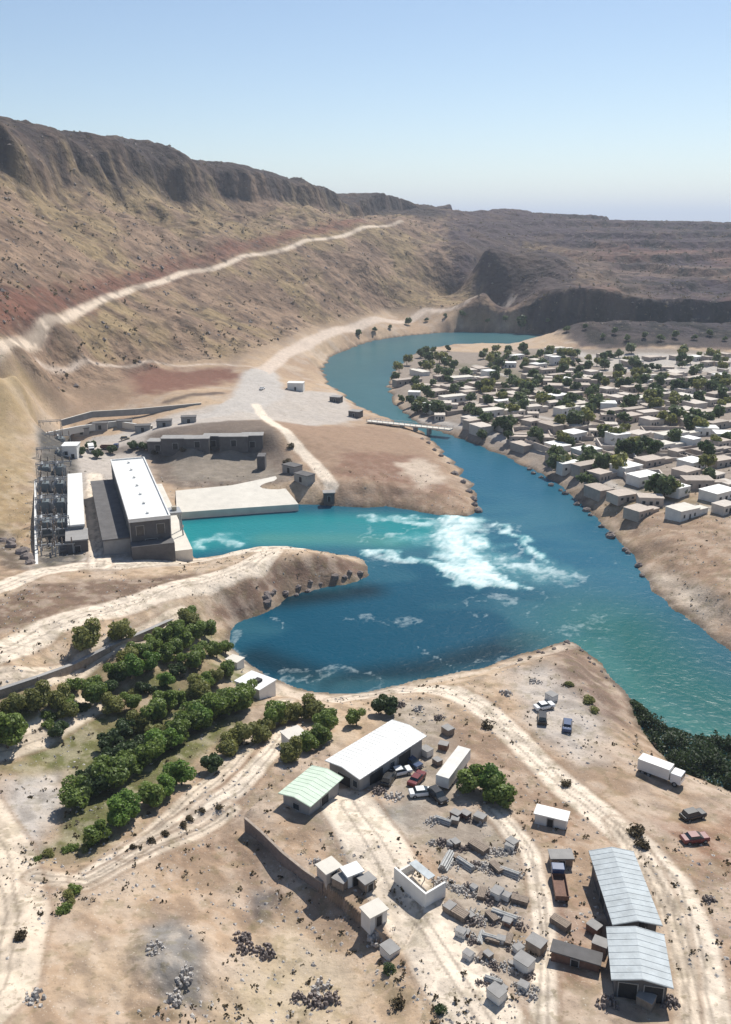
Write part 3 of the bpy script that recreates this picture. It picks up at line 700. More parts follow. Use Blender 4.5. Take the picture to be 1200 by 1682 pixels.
# ------------------------------------------------------------ powerhouse
ctr, L, Wd, ang = rect((213,855), (183,757), (278,857), 16)
z0 = 5.0; hh = 11.0
t = thing('powerhouse', 'long powerhouse with white roof and dark walls at the head of the turquoise channel', 'powerhouse', (ctr[0], ctr[1], z0), ang)
w_ = MB(); w_.box(-L/2, L/2, -Wd/2, Wd/2, -3, hh - .6); w_.build('wall', M['darkgrey'], t)
r_ = MB(); r_.box(-L/2 - .4, L/2 + .4, -Wd/2 - .4, Wd/2 + .4, hh - .6, hh)
r_.build('roof', M['white_roof'], t)
p_ = MB()
for a, b, c_, d in ((-L/2-.4, L/2+.4, -Wd/2-.4, -Wd/2), (-L/2-.4, L/2+.4, Wd/2, Wd/2+.4), (-L/2-.4, -L/2, -Wd/2, Wd/2), (L/2, L/2+.4, -Wd/2, Wd/2)): p_.box(a, b, c_, d, hh, hh + .5)
p_.build('parapet', M['white'], t)
for i in range(7):
    x = -L/2 + L * (i + .5) / 7; v_ = MB(); v_.tube((x, 0, hh), (x, 0, hh + .5), .45, .45, 10); v_.tube((x, 0, hh + .5), (x, 0, hh + .7), .6, .2, 10); v_.build('roof_vent', M['white'], t)
for i in range(12):
    x = -L/2 + L * (i + .5) / 12
    for s in ('f', 'b'): opening('window', t, L, Wd, s, x, 2.4, 5.5, 9.2, M['glass'])
opening('window', t, L, Wd, 'l', -3, 2.2, 6, 9, M['glass']); opening('window', t, L, Wd, 'l', 3, 2.2, 6, 9, M['glass'])
opening('door', t, L, Wd, 'l', 0, 3.4, 0, 4.6, M['dark'])
for i in range(13):
    x = -L/2 + L * i / 12
    for s in (-1, 1): MB().box(x - .3, x + .3, min(s*Wd/2, s*(Wd/2+.3)), max(s*Wd/2, s*(Wd/2+.3)), -2, hh - .62).build('pilaster', M['midgrey'], t)
# side annex on the switchyard side and the draft tube deck
ux, uy = math.cos(ang), math.sin(ang)
side = 1 if (-uy) < 0 else -1                           # which local y faces left
def loc2w(ctr, ang, x, y): return (ctr[0] + x * math.cos(ang) - y * math.sin(ang), ctr[1] + x * math.sin(ang) + y * math.cos(ang))
an = MB(); an.box(-L/2 + 1, L/2 - 6, *( (Wd/2 + .35, Wd/2 + 8) if side > 0 else (-Wd/2 - 8, -Wd/2 - .35)), -3, 5.2)
o = an.build('annex', M['midgrey'], t)
ar = MB(); ar.box(-L/2 + .7, L/2 - 5.7, *( (Wd/2 + .36, Wd/2 + 8.3) if side > 0 else (-Wd/2 - 8.3, -Wd/2 - .36)), 5.2, 5.6); ar.build('annex_roof', M['darkgrey'], t)
fr = MB(); fr.box(-L/2 - 5, -L/2 - .4, -Wd/2 - .5, Wd/2 + .5, -3, 4.4); fr.build('entrance_block', M['darkgrey'], t)
dk = MB(); dk.box(-L/2 - 2, L/2, *((-Wd/2 - 6, -Wd/2 - .32) if side > 0 else (Wd/2 + .32, Wd/2 + 6)), -6, .6); dk.build('draft_deck', M['concrete'], t)
# gantry crane on the deck
gc = thing('gantry_crane', 'grey steel gantry crane on the concrete deck between powerhouse and channel', 'crane', (*loc2w(ctr, ang, -L/2 + 14, -side * (Wd/2 + 3.2)), z0 + .6), ang)
for x in (-2.5, 2.5):
    for y in (-2, 2): MB().tube((x, y, 0), (x * .8, y * .8, 7), .25, .2).build('leg', M['steel'], gc)
MB().box(-3, 3, -2, 2, 7, 7.8).build('bridge_beam', M['steel'], gc); MB().box(-.8, .8, -.7, .7, 7.8, 9).build('hoist', M['cg'], gc)

# ------------------------------------------------------------ switchyard side
ctr2, L2, W2, a2 = rect((112,862), (112,778), (137,860), 11)
t = thing('control_building', 'long low building with pale roof between switchyard and access road', 'building', (ctr2[0], ctr2[1], 5), a2)
MB().box(-L2/2, L2/2, -W2/2, W2/2, -2, 5.4).build('wall', M['midgrey'], t); MB().box(-L2/2 - .3, L2/2 + .3, -W2/2 - .3, W2/2 + .3, 5.4, 5.9).build('roof', M['white'], t)
for i in range(9):
    x = -L2/2 + L2 * (i + .5) / 9
    for s in 'fb': opening('window', t, L2, W2, s, x, 1.5, 1.6, 3.4, M['glass'])
opening('door', t, L2, W2, 'l', 0, 1.6, 0, 2.6, M['dark'])
t = thing('electrical_building', 'small dark block with grey roof at the near end of the switchyard', 'building', (*G(128, 900, 5)[:2], 5), a2)
MB().box(-5, 5, -3, 3, -1, 4).build('wall', M['darkgrey'], t); MB().box(-5.3, 5.3, -3.3, 3.3, 4, 4.4).build('roof', M['midgrey'], t)
opening('door', t, 10, 6, 'l', 0, 1.6, 0, 2.4, M['dark'])
t = thing('gatehouse', 'small cube-shaped white building at the far end of the switchyard', 'building', (*G(118, 752, 6)[:2], 6), .1)
MB().box(-3, 3, -3.4, 3.4, -1, 5.6).build('wall', M['white'], t); MB().box(-3.3, 3.3, -3.7, 3.7, 5.6, 6).build('roof', M['white_roof'], t)
opening('window', t, 6, 6.8, 'f', -1.4, 1.2, 2, 3.6, M['glass']); opening('door', t, 6, 6.8, 'f', 1.2, 1.2, 0, 2.4, M['dark'])
# gantries
def gantry():
    t = thing('switchyard_gantry', '', 'gantry'); 
    for x in (-4.6, 4.6):
        m = MB()
        for a, b in ((-.45,-.45),(.45,-.45),(.45,.45),(-.45,.45)): m.tube((x+a, b, -.5), (x+a*.5, b*.5, 9), .09, .07, 4)
        for k in range(7):
            z_ = k * 1.25
            m.tube((x-.45, -.45, z_), (x+.42, -.45, z_+1.2), .05, .05, 4); m.tube((x+.45, .45, z_), (x-.42, .45, z_+1.2), .05, .05, 4)
        m.build('column', M['steel'], t)
    m = MB()
    for y, z in ((-.35, 8.4), (.35, 8.4), (0, 9.1)): m.tube((-5, y, z), (5, y, z), .09, .09, 4)
    for k in range(10): m.tube((-5 + k, -.35, 8.4), (-4.5 + k, 0, 9.1), .05, .05, 4); m.tube((-4.5 + k, 0, 9.1), (-4 + k, .35, 8.4), .05, .05, 4)
    m.build('beam', M['steel'], t)
    for x in (-3, 0, 3): MB().tube((x, 0, 8.3), (x, 0, 7.0), .16, .1, 6).build('insulator', M['wood'], t)
    return t
gn = gantry()
GY = [(85, 722), (84, 745), (84, 770), (85, 797), (86, 826), (88, 858), (90, 895)]
for i, (px, py) in enumerate(GY):
    x, y, _ = G(px, py, 5); place(gn, (x, y, 5), a2 + R(90), 1, 'lattice steel gantry in the switchyard, %s from the far end' % ORD[i], 'switchyard gantries in a column')
def transformer():
    t = thing('power_transformer', '', 'transformer')
    bevel(MB().box(-1.6, 1.6, -1.1, 1.1, .3, 3).build('tank', M['transformer'], t), .08)
    MB().box(-1.9, 1.9, -1.4, 1.4, -.6, .3).build('plinth', M['concrete'], t)
    for s in (-1, 1):
        m = MB()
        for k in range(7): m.box(-1.3 + k * .4, -1.2 + k * .4, min(s*1.1, s*1.6), max(s*1.1, s*1.6), .6, 2.7)
        m.build('radiator', M['steel'], t)
    MB().tube((-1.2, .5, 3.5), (1.2, .5, 3.5), .35, .35, 8).build('oil_conservator', M['steel'], t)
    for x in (-.8, 0, .8): MB().tube((x, -.3, 3), (x, -.5, 4.3), .14, .07, 6).build('bushing', M['wood'], t)
    return t
tr = transformer()
k = 0
for py in (735, 758, 783, 811, 842, 876):
    for px, side_ in ((74, 'left'), (99, 'right')):
        x, y, _ = G(px, py, 5); place(tr, (x, y, 5), a2, 1.5, '%s power transformer in %s switchyard row, %s from the far end' % ('dark grey', side_, ORD[k // 2]), 'transformers in the switchyard'); k += 1
def post_row():
    t = thing('disconnector_frame', '', 'switchgear')
    MB().box(-2.6, 2.6, -.15, .15, 2.4, 2.7).build('beam', M['steel'], t)
    for x in (-2.2, 2.2): MB().box(x - .15, x + .15, -.15, .15, -.4, 2.4).build('leg', M['steel'], t)
    for x in (-2, 0, 2): MB().tube((x, 0, 2.7), (x, 0, 4.1), .17, .12, 7).build('insulator', M['wood'], t)
    return t
dr_ = post_row(); k = 0
for py in (728, 748, 772, 798, 828, 862, 886, 912):
    for px, side_ in ((69, 'left'), (80, 'second'), (92, 'third'), (104, 'right')):
        x, y, _ = G(px, py, 5); place(dr_, (x, y, 5), a2 + R(90) * (k % 2), 1.35, 'steel switchgear frame in the %s switchyard column, %s from far end' % (side_, ORD[k // 4]), 'switchgear frames in the switchyard'); k += 1
# perimeter wall of the switchyard
def ribbon_wall(name, label, cat, px, z_top, thick, depth, m, cap=None):
    if not hasattr(z_top, '__len__'): pts = [(q[0], q[1], q[2] + z_top) for q in [W(*p) for p in px]]
    else: pts = [G(a, b, z) for (a, b), z in zip(px, z_top)]
    mb = MB(); cb = MB()
    for i in range(len(pts) - 1):
        a = np.array(pts[i][:2]); b = np.array(pts[i+1][:2]); d = b - a; d /= np.linalg.norm(d); nn = np.array((-d[1], d[0])) * thick / 2
        for B_, t0, t1, ex in ((mb, -depth, 0, 1), (cb, 0, .15, 1.35)):
            n = len(B_.v)
            for p, z in ((a, pts[i][2]), (b, pts[i+1][2])):
                for s in (-1, 1): B_.v += [(p[0]+s*nn[0]*ex, p[1]+s*nn[1]*ex, z+t0), (p[0]+s*nn[0]*ex, p[1]+s*nn[1]*ex, z+t1)]
            B_.f += [[n,n+4,n+5,n+1],[n+3,n+7,n+6,n+2],[n+1,n+5,n+7,n+3],[n+2,n+6,n+4,n],[n,n+1,n+3,n+2],[n+4,n+6,n+7,n+5]]
    t = thing(name, label, cat, pts[0])
    off = pts[0]
    for B_ in (mb, cb): B_.v = [(x-off[0], y-off[1], z-off[2]) for x, y, z in B_.v]
    mb.build('wall', m, t)
    if cap: cb.build('coping', cap, t)
    return t
ribbon_wall('boundary_wall', 'pale wall along the left edge of the switchyard', 'wall', [(60,715),(58,780),(58,850),(60,930)], [7.5,7.5,7.5,7], .6, 4, M['concrete'], M['white'])
ribbon_wall('retaining_wall', 'dark stone wall along the top of the grove below the lower track', 'wall', [(-40,1160),(0,1142),(60,1122),(120,1100),(180,1070),(250,1040),(320,1008)], 1.3, .8, 6, M['stone'], M['midgrey'])
ribbon_wall('retaining_wall', 'long brown step wall below the terrace edge with deep shadow at its foot', 'wall', [(402,1344),(430,1368),(465,1402),(500,1430),(530,1450)], [9.15,9.15,9.15,9.1,9.0], .3, 5, M['rock'], M['stone'])
ribbon_wall('terrace_wall', 'pale low wall stepping along the terrace behind the powerhouse', 'wall', [(70,712),(130,700),(190,692),(250,700)], [8.6,8.8,9,9.5], .6, 3, M['concrete'], M['white'])
ribbon_wall('terrace_wall', 'grey low wall on the upper terrace above the powerhouse yard', 'wall', [(100,690),(150,676),(220,672),(330,662)], [11.5,12.5,12.5,12.5], .6, 3, M['midgrey'], M['concrete'])
# concrete apron by the channel
ap = [(288,806),(380,797),(452,782),(490,828),(400,834),(290,842)]
P_ = [G(a, b, 5.0 if i < 3 else 2.6) for i, (a, b) in enumerate(ap)]
mb = MB(); n = len(P_); mb.v = list(P_) + [(x, y, -4) for x, y, z in P_]
mb.f = [[0, 5, 1], [1, 5, 4], [1, 4, 2], [2, 4, 3]] + [[i, i + n, (i+1) % n + n, (i+1) % n][::-1] for i in range(n)]
tag(mb.build('concrete_apron', M['concrete']), 'bright concrete slab sloping to the head of the turquoise channel', 'apron')
t = thing('pump_house', 'small dark pump house on the channel bank at the end of the peninsula track', 'building', W(540, 822), .1)
MB().box(-2, 2, -1.6, 1.6, -1.5, 3.2).build('wall', M['darkgrey'], t); MB().box(-2.3, 2.3, -1.9, 1.9, 3.2, 3.5).build('roof', M['midgrey'], t); opening('door', t, 4, 3.2, 'f', 0, 1.1, 0, 2.1, M['dark'])
for i, (px, py, L_, W_, h_) in enumerate([(262,738,9,6,4),(290,735,12,6,4.5),(325,732,10,6,3.6),(352,731,9,5,4.4),(385,730,12,6,4),(415,732,9,6,5)]):
    x, y, z = W(px, py); t = thing('store_block', 'dark grey flat-roofed block along the back of the pit, %s from left' % ORD[i], 'building', (x, y, z), R(-2 + 3 * (i % 3)), 'store blocks along the pit')
    MB().box(-L_/2, L_/2, -W_/2, W_/2, -3, h_).build('wall', M['darkgrey'], t); MB().box(-L_/2-.3, L_/2+.3, -W_/2-.3, W_/2+.3, h_, h_+.3).build('roof', M['midgrey'], t)
    opening('door', t, L_, W_, 'f', 0, 2.2, 0, 2.6, M['dark'])
for i, (px, py) in enumerate([(135,712),(165,704),(205,700),(235,708),(480,775),(500,790),(270,700),(310,694)]):
    x, y, z = W(px, py); t = thing('store_block', ['small grey store by the switchyard end of the paved terraces', 'small grey store on the paved terrace, second from the switchyard', 'small grey store on the paved terrace, third from the switchyard', 'small grey store on the paved terrace above the powerhouse roof', 'upper small grey store beside the peninsula track above the channel', 'lower small grey store beside the peninsula track above the channel', 'left small grey store on the paved ground above the long dark blocks', 'right small grey store on the paved ground above the long dark blocks'][i], 'building', (x, y, z), R(8 if i < 4 or i > 5 else -40), 'small stores about the paved terraces')
    MB().box(-3.4, 3.4, -2.2, 2.2, -2, 2.8).build('wall', M['midgrey'], t); MB().box(-3.6, 3.6, -2.4, 2.4, 2.8, 3.05).build('roof', M['darkgrey'], t)
    opening('door', t, 6.8, 4.4, 'f', 0, 1.4, 0, 2.1, M['dark'])
# concrete pier in the pit
x, y, z = W(430, 770); tag(bevel(MB().box(-1.6+x, 1.6+x, -3+y, 3+y, z-1, z+6).build('concrete_pier', M['darkgrey']), .1), 'dark concrete pier standing at the right end of the pit', 'pier')

# ------------------------------------------------------------ lower yard buildings
ctr, L, Wd, ang = rect((590,1277), (693,1210), (550,1245), 10.5)
shed('warehouse', 'large warehouse with long white ribbed roof beside the pool shore', 'warehouse', ctr, L, Wd, ang, 6.0, 4.6, .5, M['white_roof'], M['midgrey'],
     doors=[('f', -L/4, 3.4, 3.6), ('f', L/5, 3.4, 3.6), ('l', 0, 3, 3.4)], windows=[('b', -L/4, 1.4, 2, 3.4), ('b', L/4, 1.4, 2, 3.4), ('f', 0, 1.2, 2.2, 3.4), ('l', -2.6, 1.0, 2.2, 3.4)])
ctr, L, Wd, ang = rect((508,1318), (556,1276), (482,1288), 11)
shed('workshop', 'small workshop with pale green roof next to the white warehouse', 'workshop', ctr, L, Wd, ang, 7.4, 3.3, .45, M['green_roof'], M['midgrey'],
     doors=[('f', 0, 2, 2.4)], windows=[('l', 0, 1.2, 1.2, 2.3), ('b', 0, 1.2, 1.2, 2.3)])
ctr, L, Wd, ang = rect((1012,1510), (975,1398), (1068,1490), 13)
shed('storage_shed', 'long grey metal shed, the far one of two end to end by the right-hand track', 'shed', ctr, L, Wd, ang, 9.0, 3.6, .6, M['grey_roof'], M['darkgrey'],
     doors=[('b', 0, 2.6, 2.8), ('f', 2, 2.6, 2.8), ('l', 0, 2.4, 2.8)], windows=[('b', -4, 1.2, 1.6, 2.8), ('b', 4, 1.2, 1.6, 2.8)])
ctr, L, Wd, ang = rect((1012,1600), (1004,1525), (1098,1618), 14)
t = shed('storage_shed', 'short grey metal shed with black open front, the nearer of two by the right-hand track', 'shed', ctr, L, Wd, ang, 9.6, 4.0, .6, M['grey_roof'], M['darkgrey'],
     doors=[('l', -Wd/4, Wd*.36, 3.3), ('l', Wd/4, Wd*.36, 3.3)], windows=[('f', 0, 1.2, 1.6, 2.8)])
# tank between the sheds
x, y, z = G(1050, 1530, 10); t = thing('water_tank', 'black round tank between the two grey sheds', 'tank', (x, y, z), 0)
MB().tube((0,0,-1),(0,0,2.6),1.3,1.3,16).build('tank_shell', M['dark'], t); MB().tube((0,0,2.6),(0,0,3.0),1.3,.3,16).build('lid', M['ck'], t)
# white hut with a courtyard on the shore
x, y, z = W(420, 1138); t = thing('shore_hut', 'white flat-roofed hut with dark roof hatch at the corner of the pool', 'hut', (x, y, z), R(-35))
MB().box(-3.4,3.4,-2.6,2.6,-1.5,2.8).build('wall', M['white'], t); MB().box(-3.6,3.6,-2.8,2.8,2.8,3.1).build('roof', M['white_roof'], t); MB().box(.2,1.6,-.8,.5,3.1,3.7).build('roof_hatch', M['dark'], t)
opening('door', t, 6.8, 5.2, 'f', 1, 1, 0, 2.1, M['dark']); opening('window', t, 6.8, 5.2, 'f', -1.6, 1.1, 1, 2, M['glass'])
x, y, z = W(386, 1094); t = thing('shore_hut', 'low grey block on the bank left of the white hut', 'hut', (x, y, z), R(-30))
MB().box(-1.6,1.6,-1.3,1.3,-1,1.8).build('wall', M['limewash'], t); MB().box(-1.8,1.8,-1.5,1.5,1.8,2).build('roof', M['concrete'], t)
x, y, z = W(482, 1222); t = thing('garden_hut', 'small pale hut among the trees left of the warehouse', 'hut', (x, y, z), R(35))
MB().box(-1.8,1.8,-1.5,1.5,-1,2.4).build('wall', M['limewash'], t); MB().box(-2,2,-1.7,1.7,2.4,2.6).build('roof', M['concrete'], t); opening('door', t, 3.6, 3, 'f', 0, .9, 0, 1.9, M['dark'])
def small_box(name, label, cat, px, py, L, Wd, h, ang, wm, rm, lift=0):
    x, y, z = W(px, py); t = thing(name, label, cat, (x, y, z + lift), ang)
    h = h * .85 if py > 1300 else h
    MB().box(-L/2, L/2, -Wd/2, Wd/2, -1, h).build('wall', wm, t); MB().box(-L/2-.2, L/2+.2, -Wd/2-.2, Wd/2+.2, h, h+.18).build('roof', rm, t)
    opening('door', t, L, Wd, 'l' if L < Wd else 'f', 0, .9, 0, min(2, h - .3), M['dark']); return t
small_box('site_cabin', 'small white cabin standing alone on the terrace edge', 'cabin', 614, 1512, 2.8, 2.2, 2.3, R(35), M['limewash'], M['concrete'])
small_box('site_cabin', 'pale cabin at the left end of the terrace cluster by the step wall', 'cabin', 540, 1440, 2.6, 2.4, 2.2, R(38), M['mud'][2], M['concrete'])
small_box('site_cabin', 'white cabin just left of the tilted crates near the terrace cluster', 'cabin', 578, 1448, 2.4, 2.0, 2.4, R(30), M['white'], M['white_roof'])
small_box('site_cabin', 'brown block hut on the right end of the terrace cluster', 'cabin', 602, 1458, 1.8, 1.6, 1.8, R(38), M['wood'], M['midgrey'])
small_box('site_cabin', 'pale cream cabin with a dark shaded side beside the sloping road bend', 'cabin', 905, 1352, 5.0, 2.3, 2.2, R(-22), M['limewash'], M['white'])
small_box('site_cabin', 'brown wooden cabin in the material yard near the shed road', 'cabin', 920, 1418, 3.2, 1.8, 1.8, R(0), M['wood'], M['midgrey'])
small_box('site_cabin', 'dark low container lying at the foot of the yard left of the open shed', 'cabin', 945, 1580, 6.0, 1.8, 1.7, R(-22), M['rust'], M['darkgrey'])
small_box('guard_cabin', 'white cabin with dark side beside the road junction above the peninsula', 'cabin', 486, 640, 9, 6, 4.2, R(-5), M['limewash'], M['white'])
small_box('guard_cabin', 'low dark cabin on the river bank right of the road junction', 'cabin', 552, 660, 6, 5, 3, R(-20), M['darkgrey'], M['midgrey'])
small_box('guard_cabin', 'low dark cabin nearest the footbridge on the left bank', 'cabin', 584, 684, 6, 5, 3, R(-25), M['darkgrey'], M['midgrey'])
# roofless white L shaped ruin
x, y, z = W(690, 1460); t = thing('roofless_shed', 'roofless white L-shaped shed walls at the edge of the material yard', 'shed', (x, y, z), R(-52))
MB().box(-3.6, 3.2, -1.9, -1.6, -.5, 2.3).build('wall', M['white'], t); MB().box(2.9, 3.2, -1.58, 1.9, -.5, 2.3).build('wall', M['white'], t); MB().box(-3.6, -3.3, -1.58, 1.9, -.5, 1.4).build('wall', M['limewash'], t)
MB().box(-3.2, 1.0, .6, 1.9, 1.9, 2.0).build('roof', M['grey_roof'], t)
for q in (-3.1, -1, .9): MB().tube((q, 1.7, -.4), (q, 1.7, 1.9), .07).build('post', M['wood'], t)

# ------------------------------------------------------------ bridge
a = np.array(G(628, 693, 4)); b = np.array(G(716, 702, 4)); d = b - a; Lb = np.linalg.norm(d[:2]); ab = math.atan2(d[1], d[0])
t = thing('footbridge', 'low grey bridge across the narrows between peninsula and village', 'bridge', tuple((a + b) / 2), ab)
MB().box(-Lb/2 - 8, Lb/2 + 8, -2, 2, -.6, 0).build('deck', M['concrete'], t)
for s in (-1, 1):
    m = MB(); m.box(-Lb/2 - 8, Lb/2 + 8, s*2 - .1, s*2 + .1, .9, 1.05)
    for i in range(16): q = -Lb/2 - 8 + (Lb + 16) * i / 15; m.box(q - .08, q + .08, s*2 - .08, s*2 + .08, 0, .9)
    m.build('railing', M['steel'], t)
for i in range(4): q = -Lb/2 + Lb * (i + .5) / 4; MB().box(q - .6, q + .6, -1.8, 1.8, -7, -.6).build('pier', M['midgrey'], t)

# ------------------------------------------------------------ vehicles
def wheel(parent, x, y, r=.36, wdt=.24):
    o = MB().tube((x, y - wdt/2, r), (x, y + wdt/2, r), r, r, 12).build('wheel', M['rubber'], parent)
    MB().tube((x, y - wdt/2 - .01, r), (x, y + wdt/2 + .01, r), r*.55, r*.55, 10).build('rim', M['steel'], o)
def car(paint, suv=False):
    t = thing('parked_car', '', 'car'); hb = 1.0; hr = 1.65 if suv else 1.42
    body = MB(); body.xprism([(-.88,.3),(.88,.3),(.9,.62),(.84,hb),(-.84,hb),(-.9,.62)], -2.15, 2.15)
    bevel(body.build('body', paint, t), .12, 2)
    cb = MB(); k = [(-1.75 if suv else -1.35, -1.55 if suv else -1.0), (1.15, .45)]
    x0, x0t, x1, x1t = k[0][0], k[0][1], k[1][0], k[1][1]
    cb.v = [(x0,-.8,hb),(x1,-.8,hb),(x1,.8,hb),(x0,.8,hb),(x0t,-.66,hr-.06),(x1t,-.66,hr-.06),(x1t,.66,hr-.06),(x0t,.66,hr-.06)]
    cb.f = [[3,2,1,0],[4,5,6,7],[0,1,5,4],[1,2,6,5],[2,3,7,6],[3,0,4,7]]; cb.build('window', M['glass'], t)
    bevel(MB().box(x0t, x1t, -.68, .68, hr - .06, hr).build('roof', paint, t), .02)
    for x in (-1.35, 1.35):
        for y in (-.82, .82): wheel(t, x, y)
    for y in (-.6, .6): MB().box(2.12, 2.18, y - .18, y + .18, .6, .78).build('headlight', M['white'], t)
    return t
def truck(paint, cargo, box=True):
    t = thing('parked_truck', '', 'truck')
    c_ = MB(); c_.xprism([(-1.15,.6),(1.15,.6),(1.15,2.5),(-1.15,2.5)], 2.0, 3.9); bevel(c_.build('cab', paint, t), .12, 2)
    MB().box(3.88, 3.95, -1.0, 1.0, 1.55, 2.3).build('windscreen', M['glass'], t)
    MB().box(-3.9, 1.95, -.5, .5, .55, .9).build('chassis', M['darkgrey'], t)
    m = MB()
    if box: m.box(-3.9, 1.8, -1.2, 1.2, .9, 3.0)
    else:
        m.box(-3.9, 1.8, -1.2, 1.2, .9, 1.05)
        for q in ((-3.9, 1.8, -1.2, -1.12), (-3.9, 1.8, 1.12, 1.2), (-3.9, -3.82, -1.12, 1.12), (1.72, 1.8, -1.12, 1.12)): m.box(*q, 1.05, 1.8)
    m.build('cargo_box' if box else 'cargo_bed', cargo, t)
    for x in (-2.9, -1.8, 2.9):
        for y in (-1.0, 1.0): wheel(t, x, y, .5, .3)
    return t
cars = {k: car(M[k], k in 'cgck') for k in ('cw', 'cb', 'cr', 'ck', 'cg')}
tw = truck(M['cw'], M['white']); td = truck(M['cb'], M['rust'], False)
def put(o, px, py, rz, label, grp=None, sc=1):
    x, y, z = W(px, py); return place(o, (x, y, z + .03), rz, sc, label, grp)
GV = 'vehicles parked about the works yards'
put(cars['cw'], 656, 1272, R(20), 'white car in the shaded yard in front of the warehouse', GV)
put(cars['ck'], 638, 1284, R(70), 'black car nearest the warehouse front wall', GV)
put(cars['cb'], 676, 1256, R(-50), 'dark blue car right of the white car in front of the warehouse', GV)
put(cars['cr'], 684, 1284, R(60), 'maroon car in the yard right of the warehouse front cars', GV)
put(cars['cw'], 692, 1306, R(10), 'white car beside the end of the cream trailer yard', GV)
put(cars['ck'], 718, 1312, R(-60), 'black car parked just left of the cream trailer end', GV)
put(cars['ck'], 890, 1184, R(80), 'left one of two dark cars parked on the headland', GV)
put(cars['cb'], 931, 1196, R(75), 'right one of two dark cars parked on the headland', GV)
put(cars['cw'], 893, 1164, R(20), 'white car parked just above the dark cars on the headland', GV)
put(tw, 1084, 1278, R(-38), 'white box truck at the edge of the dark riverside reeds', GV)
put(td, 918, 1460, R(85), 'blue truck with rusty open bed on the yard road', GV, .8)
put(cars['ck'], 1137, 1344, R(20), 'dark car on the bare ground right of the long track, upper one of two', GV)
put(cars['cr'], 1140, 1382, R(10), 'dark car on the bare ground right of the long track, lower one of two', GV)
put(cars['cg'], 205, 722, R(10), 'tan car in the yard behind the powerhouse', GV)
put(tw, 150, 742, R(-70), 'white box truck behind the powerhouse next to the gatehouse', GV)
put(td, 180, 738, R(0), 'blue truck with rusty bed behind the powerhouse', GV)
put(cars['cb'], 228, 736, R(0), 'dark blue car behind the powerhouse at the right end', GV)
put(cars['cw'], 430, 640, R(70), 'white car on the pale road junction above the peninsula', GV)
# trailer
x, y, z = W(744, 1275); t = thing('flat_trailer', 'long narrow cream trailer parked left of the yard trees', 'trailer', (x, y, z), R(62))
MB().box(-5.0, 5.0, -1.2, 1.2, .9, 3.0).build('cargo_box', M['limewash'], t); MB().box(-4.9, 4.9, -.5, .5, .6, .9).build('chassis', M['darkgrey'], t)
for q in (-3.6, -2.5, 3.2):
    for s in (-1, 1): wheel(t, q, s * 1.0, .45, .3)

# ------------------------------------------------------------ vegetation
def crown(seed, rad, h, nl, leaf, m, base_z, flat=1.0, name='crown'):
    rs = np.random.RandomState(seed); nb = rs.randint(9, 15)
    cs = []
    for i in range(nb):
        a = rs.rand() * 6.28; q = rs.rand() ** .6; rr = rad * .68 * q
        zz = base_z + h * (.15 + .75 * rs.rand()) * (1 - .30 * q)
        cs.append((rr * math.cos(a), rr * math.sin(a), zz, rad * (.26 + .26 * rs.rand())))
    cs = np.array(cs); wgt = cs[:, 3] ** 2; wgt /= wgt.sum()
    k = rs.choice(nb, nl, p=wgt); d = rs.randn(nl, 3); d /= np.linalg.norm(d, axis=1)[:, None]
    r = cs[k, 3] * (.55 + .55 * rs.rand(nl) ** .5); pos = cs[k, :3] + d * r[:, None] * np.array((1, 1, .8 * flat))
    nrm = d + rs.randn(nl, 3) * .55; nrm /= np.linalg.norm(nrm, axis=1)[:, None]
    ax = np.cross(nrm, rs.randn(nl, 3)); ax /= np.linalg.norm(ax, axis=1)[:, None]; ay = np.cross(nrm, ax)
    s = leaf * (.6 + .8 * rs.rand(nl))[:, None]
    v = np.stack([pos - ax*s - ay*s*.5, pos + ax*s*.2 - ay*s*.7, pos + ax*s + ay*s*.4, pos - ax*s*.3 + ay*s*.8], 1).reshape(-1, 3)
    me = bpy.data.meshes.new(name); me.from_pydata(v.tolist(), [], np.arange(nl * 4).reshape(-1, 4).tolist()); me.materials.append(m); me.update()
    return me, cs
def tree(seed, rad, h, trunk_h, nl, leaf, m, name='broadleaf_tree', cat='tree', limbs=True):
    t = thing(name, '', cat)
    me, cs = crown(seed, rad, h, nl, leaf, m, trunk_h)
    o = bpy.data.objects.new('crown', me); C.objects.link(o); o.parent = t
    tk = MB(); top = trunk_h + h * .35
    tk.tube((0, 0, -.6), (.05, 0, trunk_h), rad * .075, rad * .055, 8); tk.tube((.05, 0, trunk_h), (0, .05, top), rad * .055, rad * .025, 7)
    if limbs:
        for q in cs[:8]: tk.tube((.03, 0, trunk_h * .85), tuple(q[:3]), rad * .035, rad * .012, 5)
    tk.build('trunk', M['bark'], t); return t
def bush(seed, rad, h, nl, leaf, m, name='bush'):
    me, _ = crown(seed, rad, h, nl, leaf, m, -.1 * h, 1.0, name)
    o = bpy.data.objects.new(name, me); C.objects.link(o); tag(o, '', 'bush'); return o
near = [tree(i, 2.1 + .3 * (i % 3), 3.0 + .5 * (i % 3), .9, 2800, .19, M['leaf'][(0, 1, 0, 2, 3, 0)[i]]) for i in range(6)]
nbush = [bush(20 + i, 1.1, 1.3, 700, .12, M['leaf'][(0, 1, 2)[i]]) for i in range(3)]
dbush = [bush(30 + i, .9, .9, 420, .11, M['drybush'], 'dry_bush') for i in range(3)]
far = [tree(50 + i, 3.0, 5.0, 1.4, 520, .5, (M['farleaf'], M['leaf'][2], M['leaf'][1], M['farleaf'])[i], 'village_tree', limbs=False) for i in range(4)]
rs = random.Random(3)
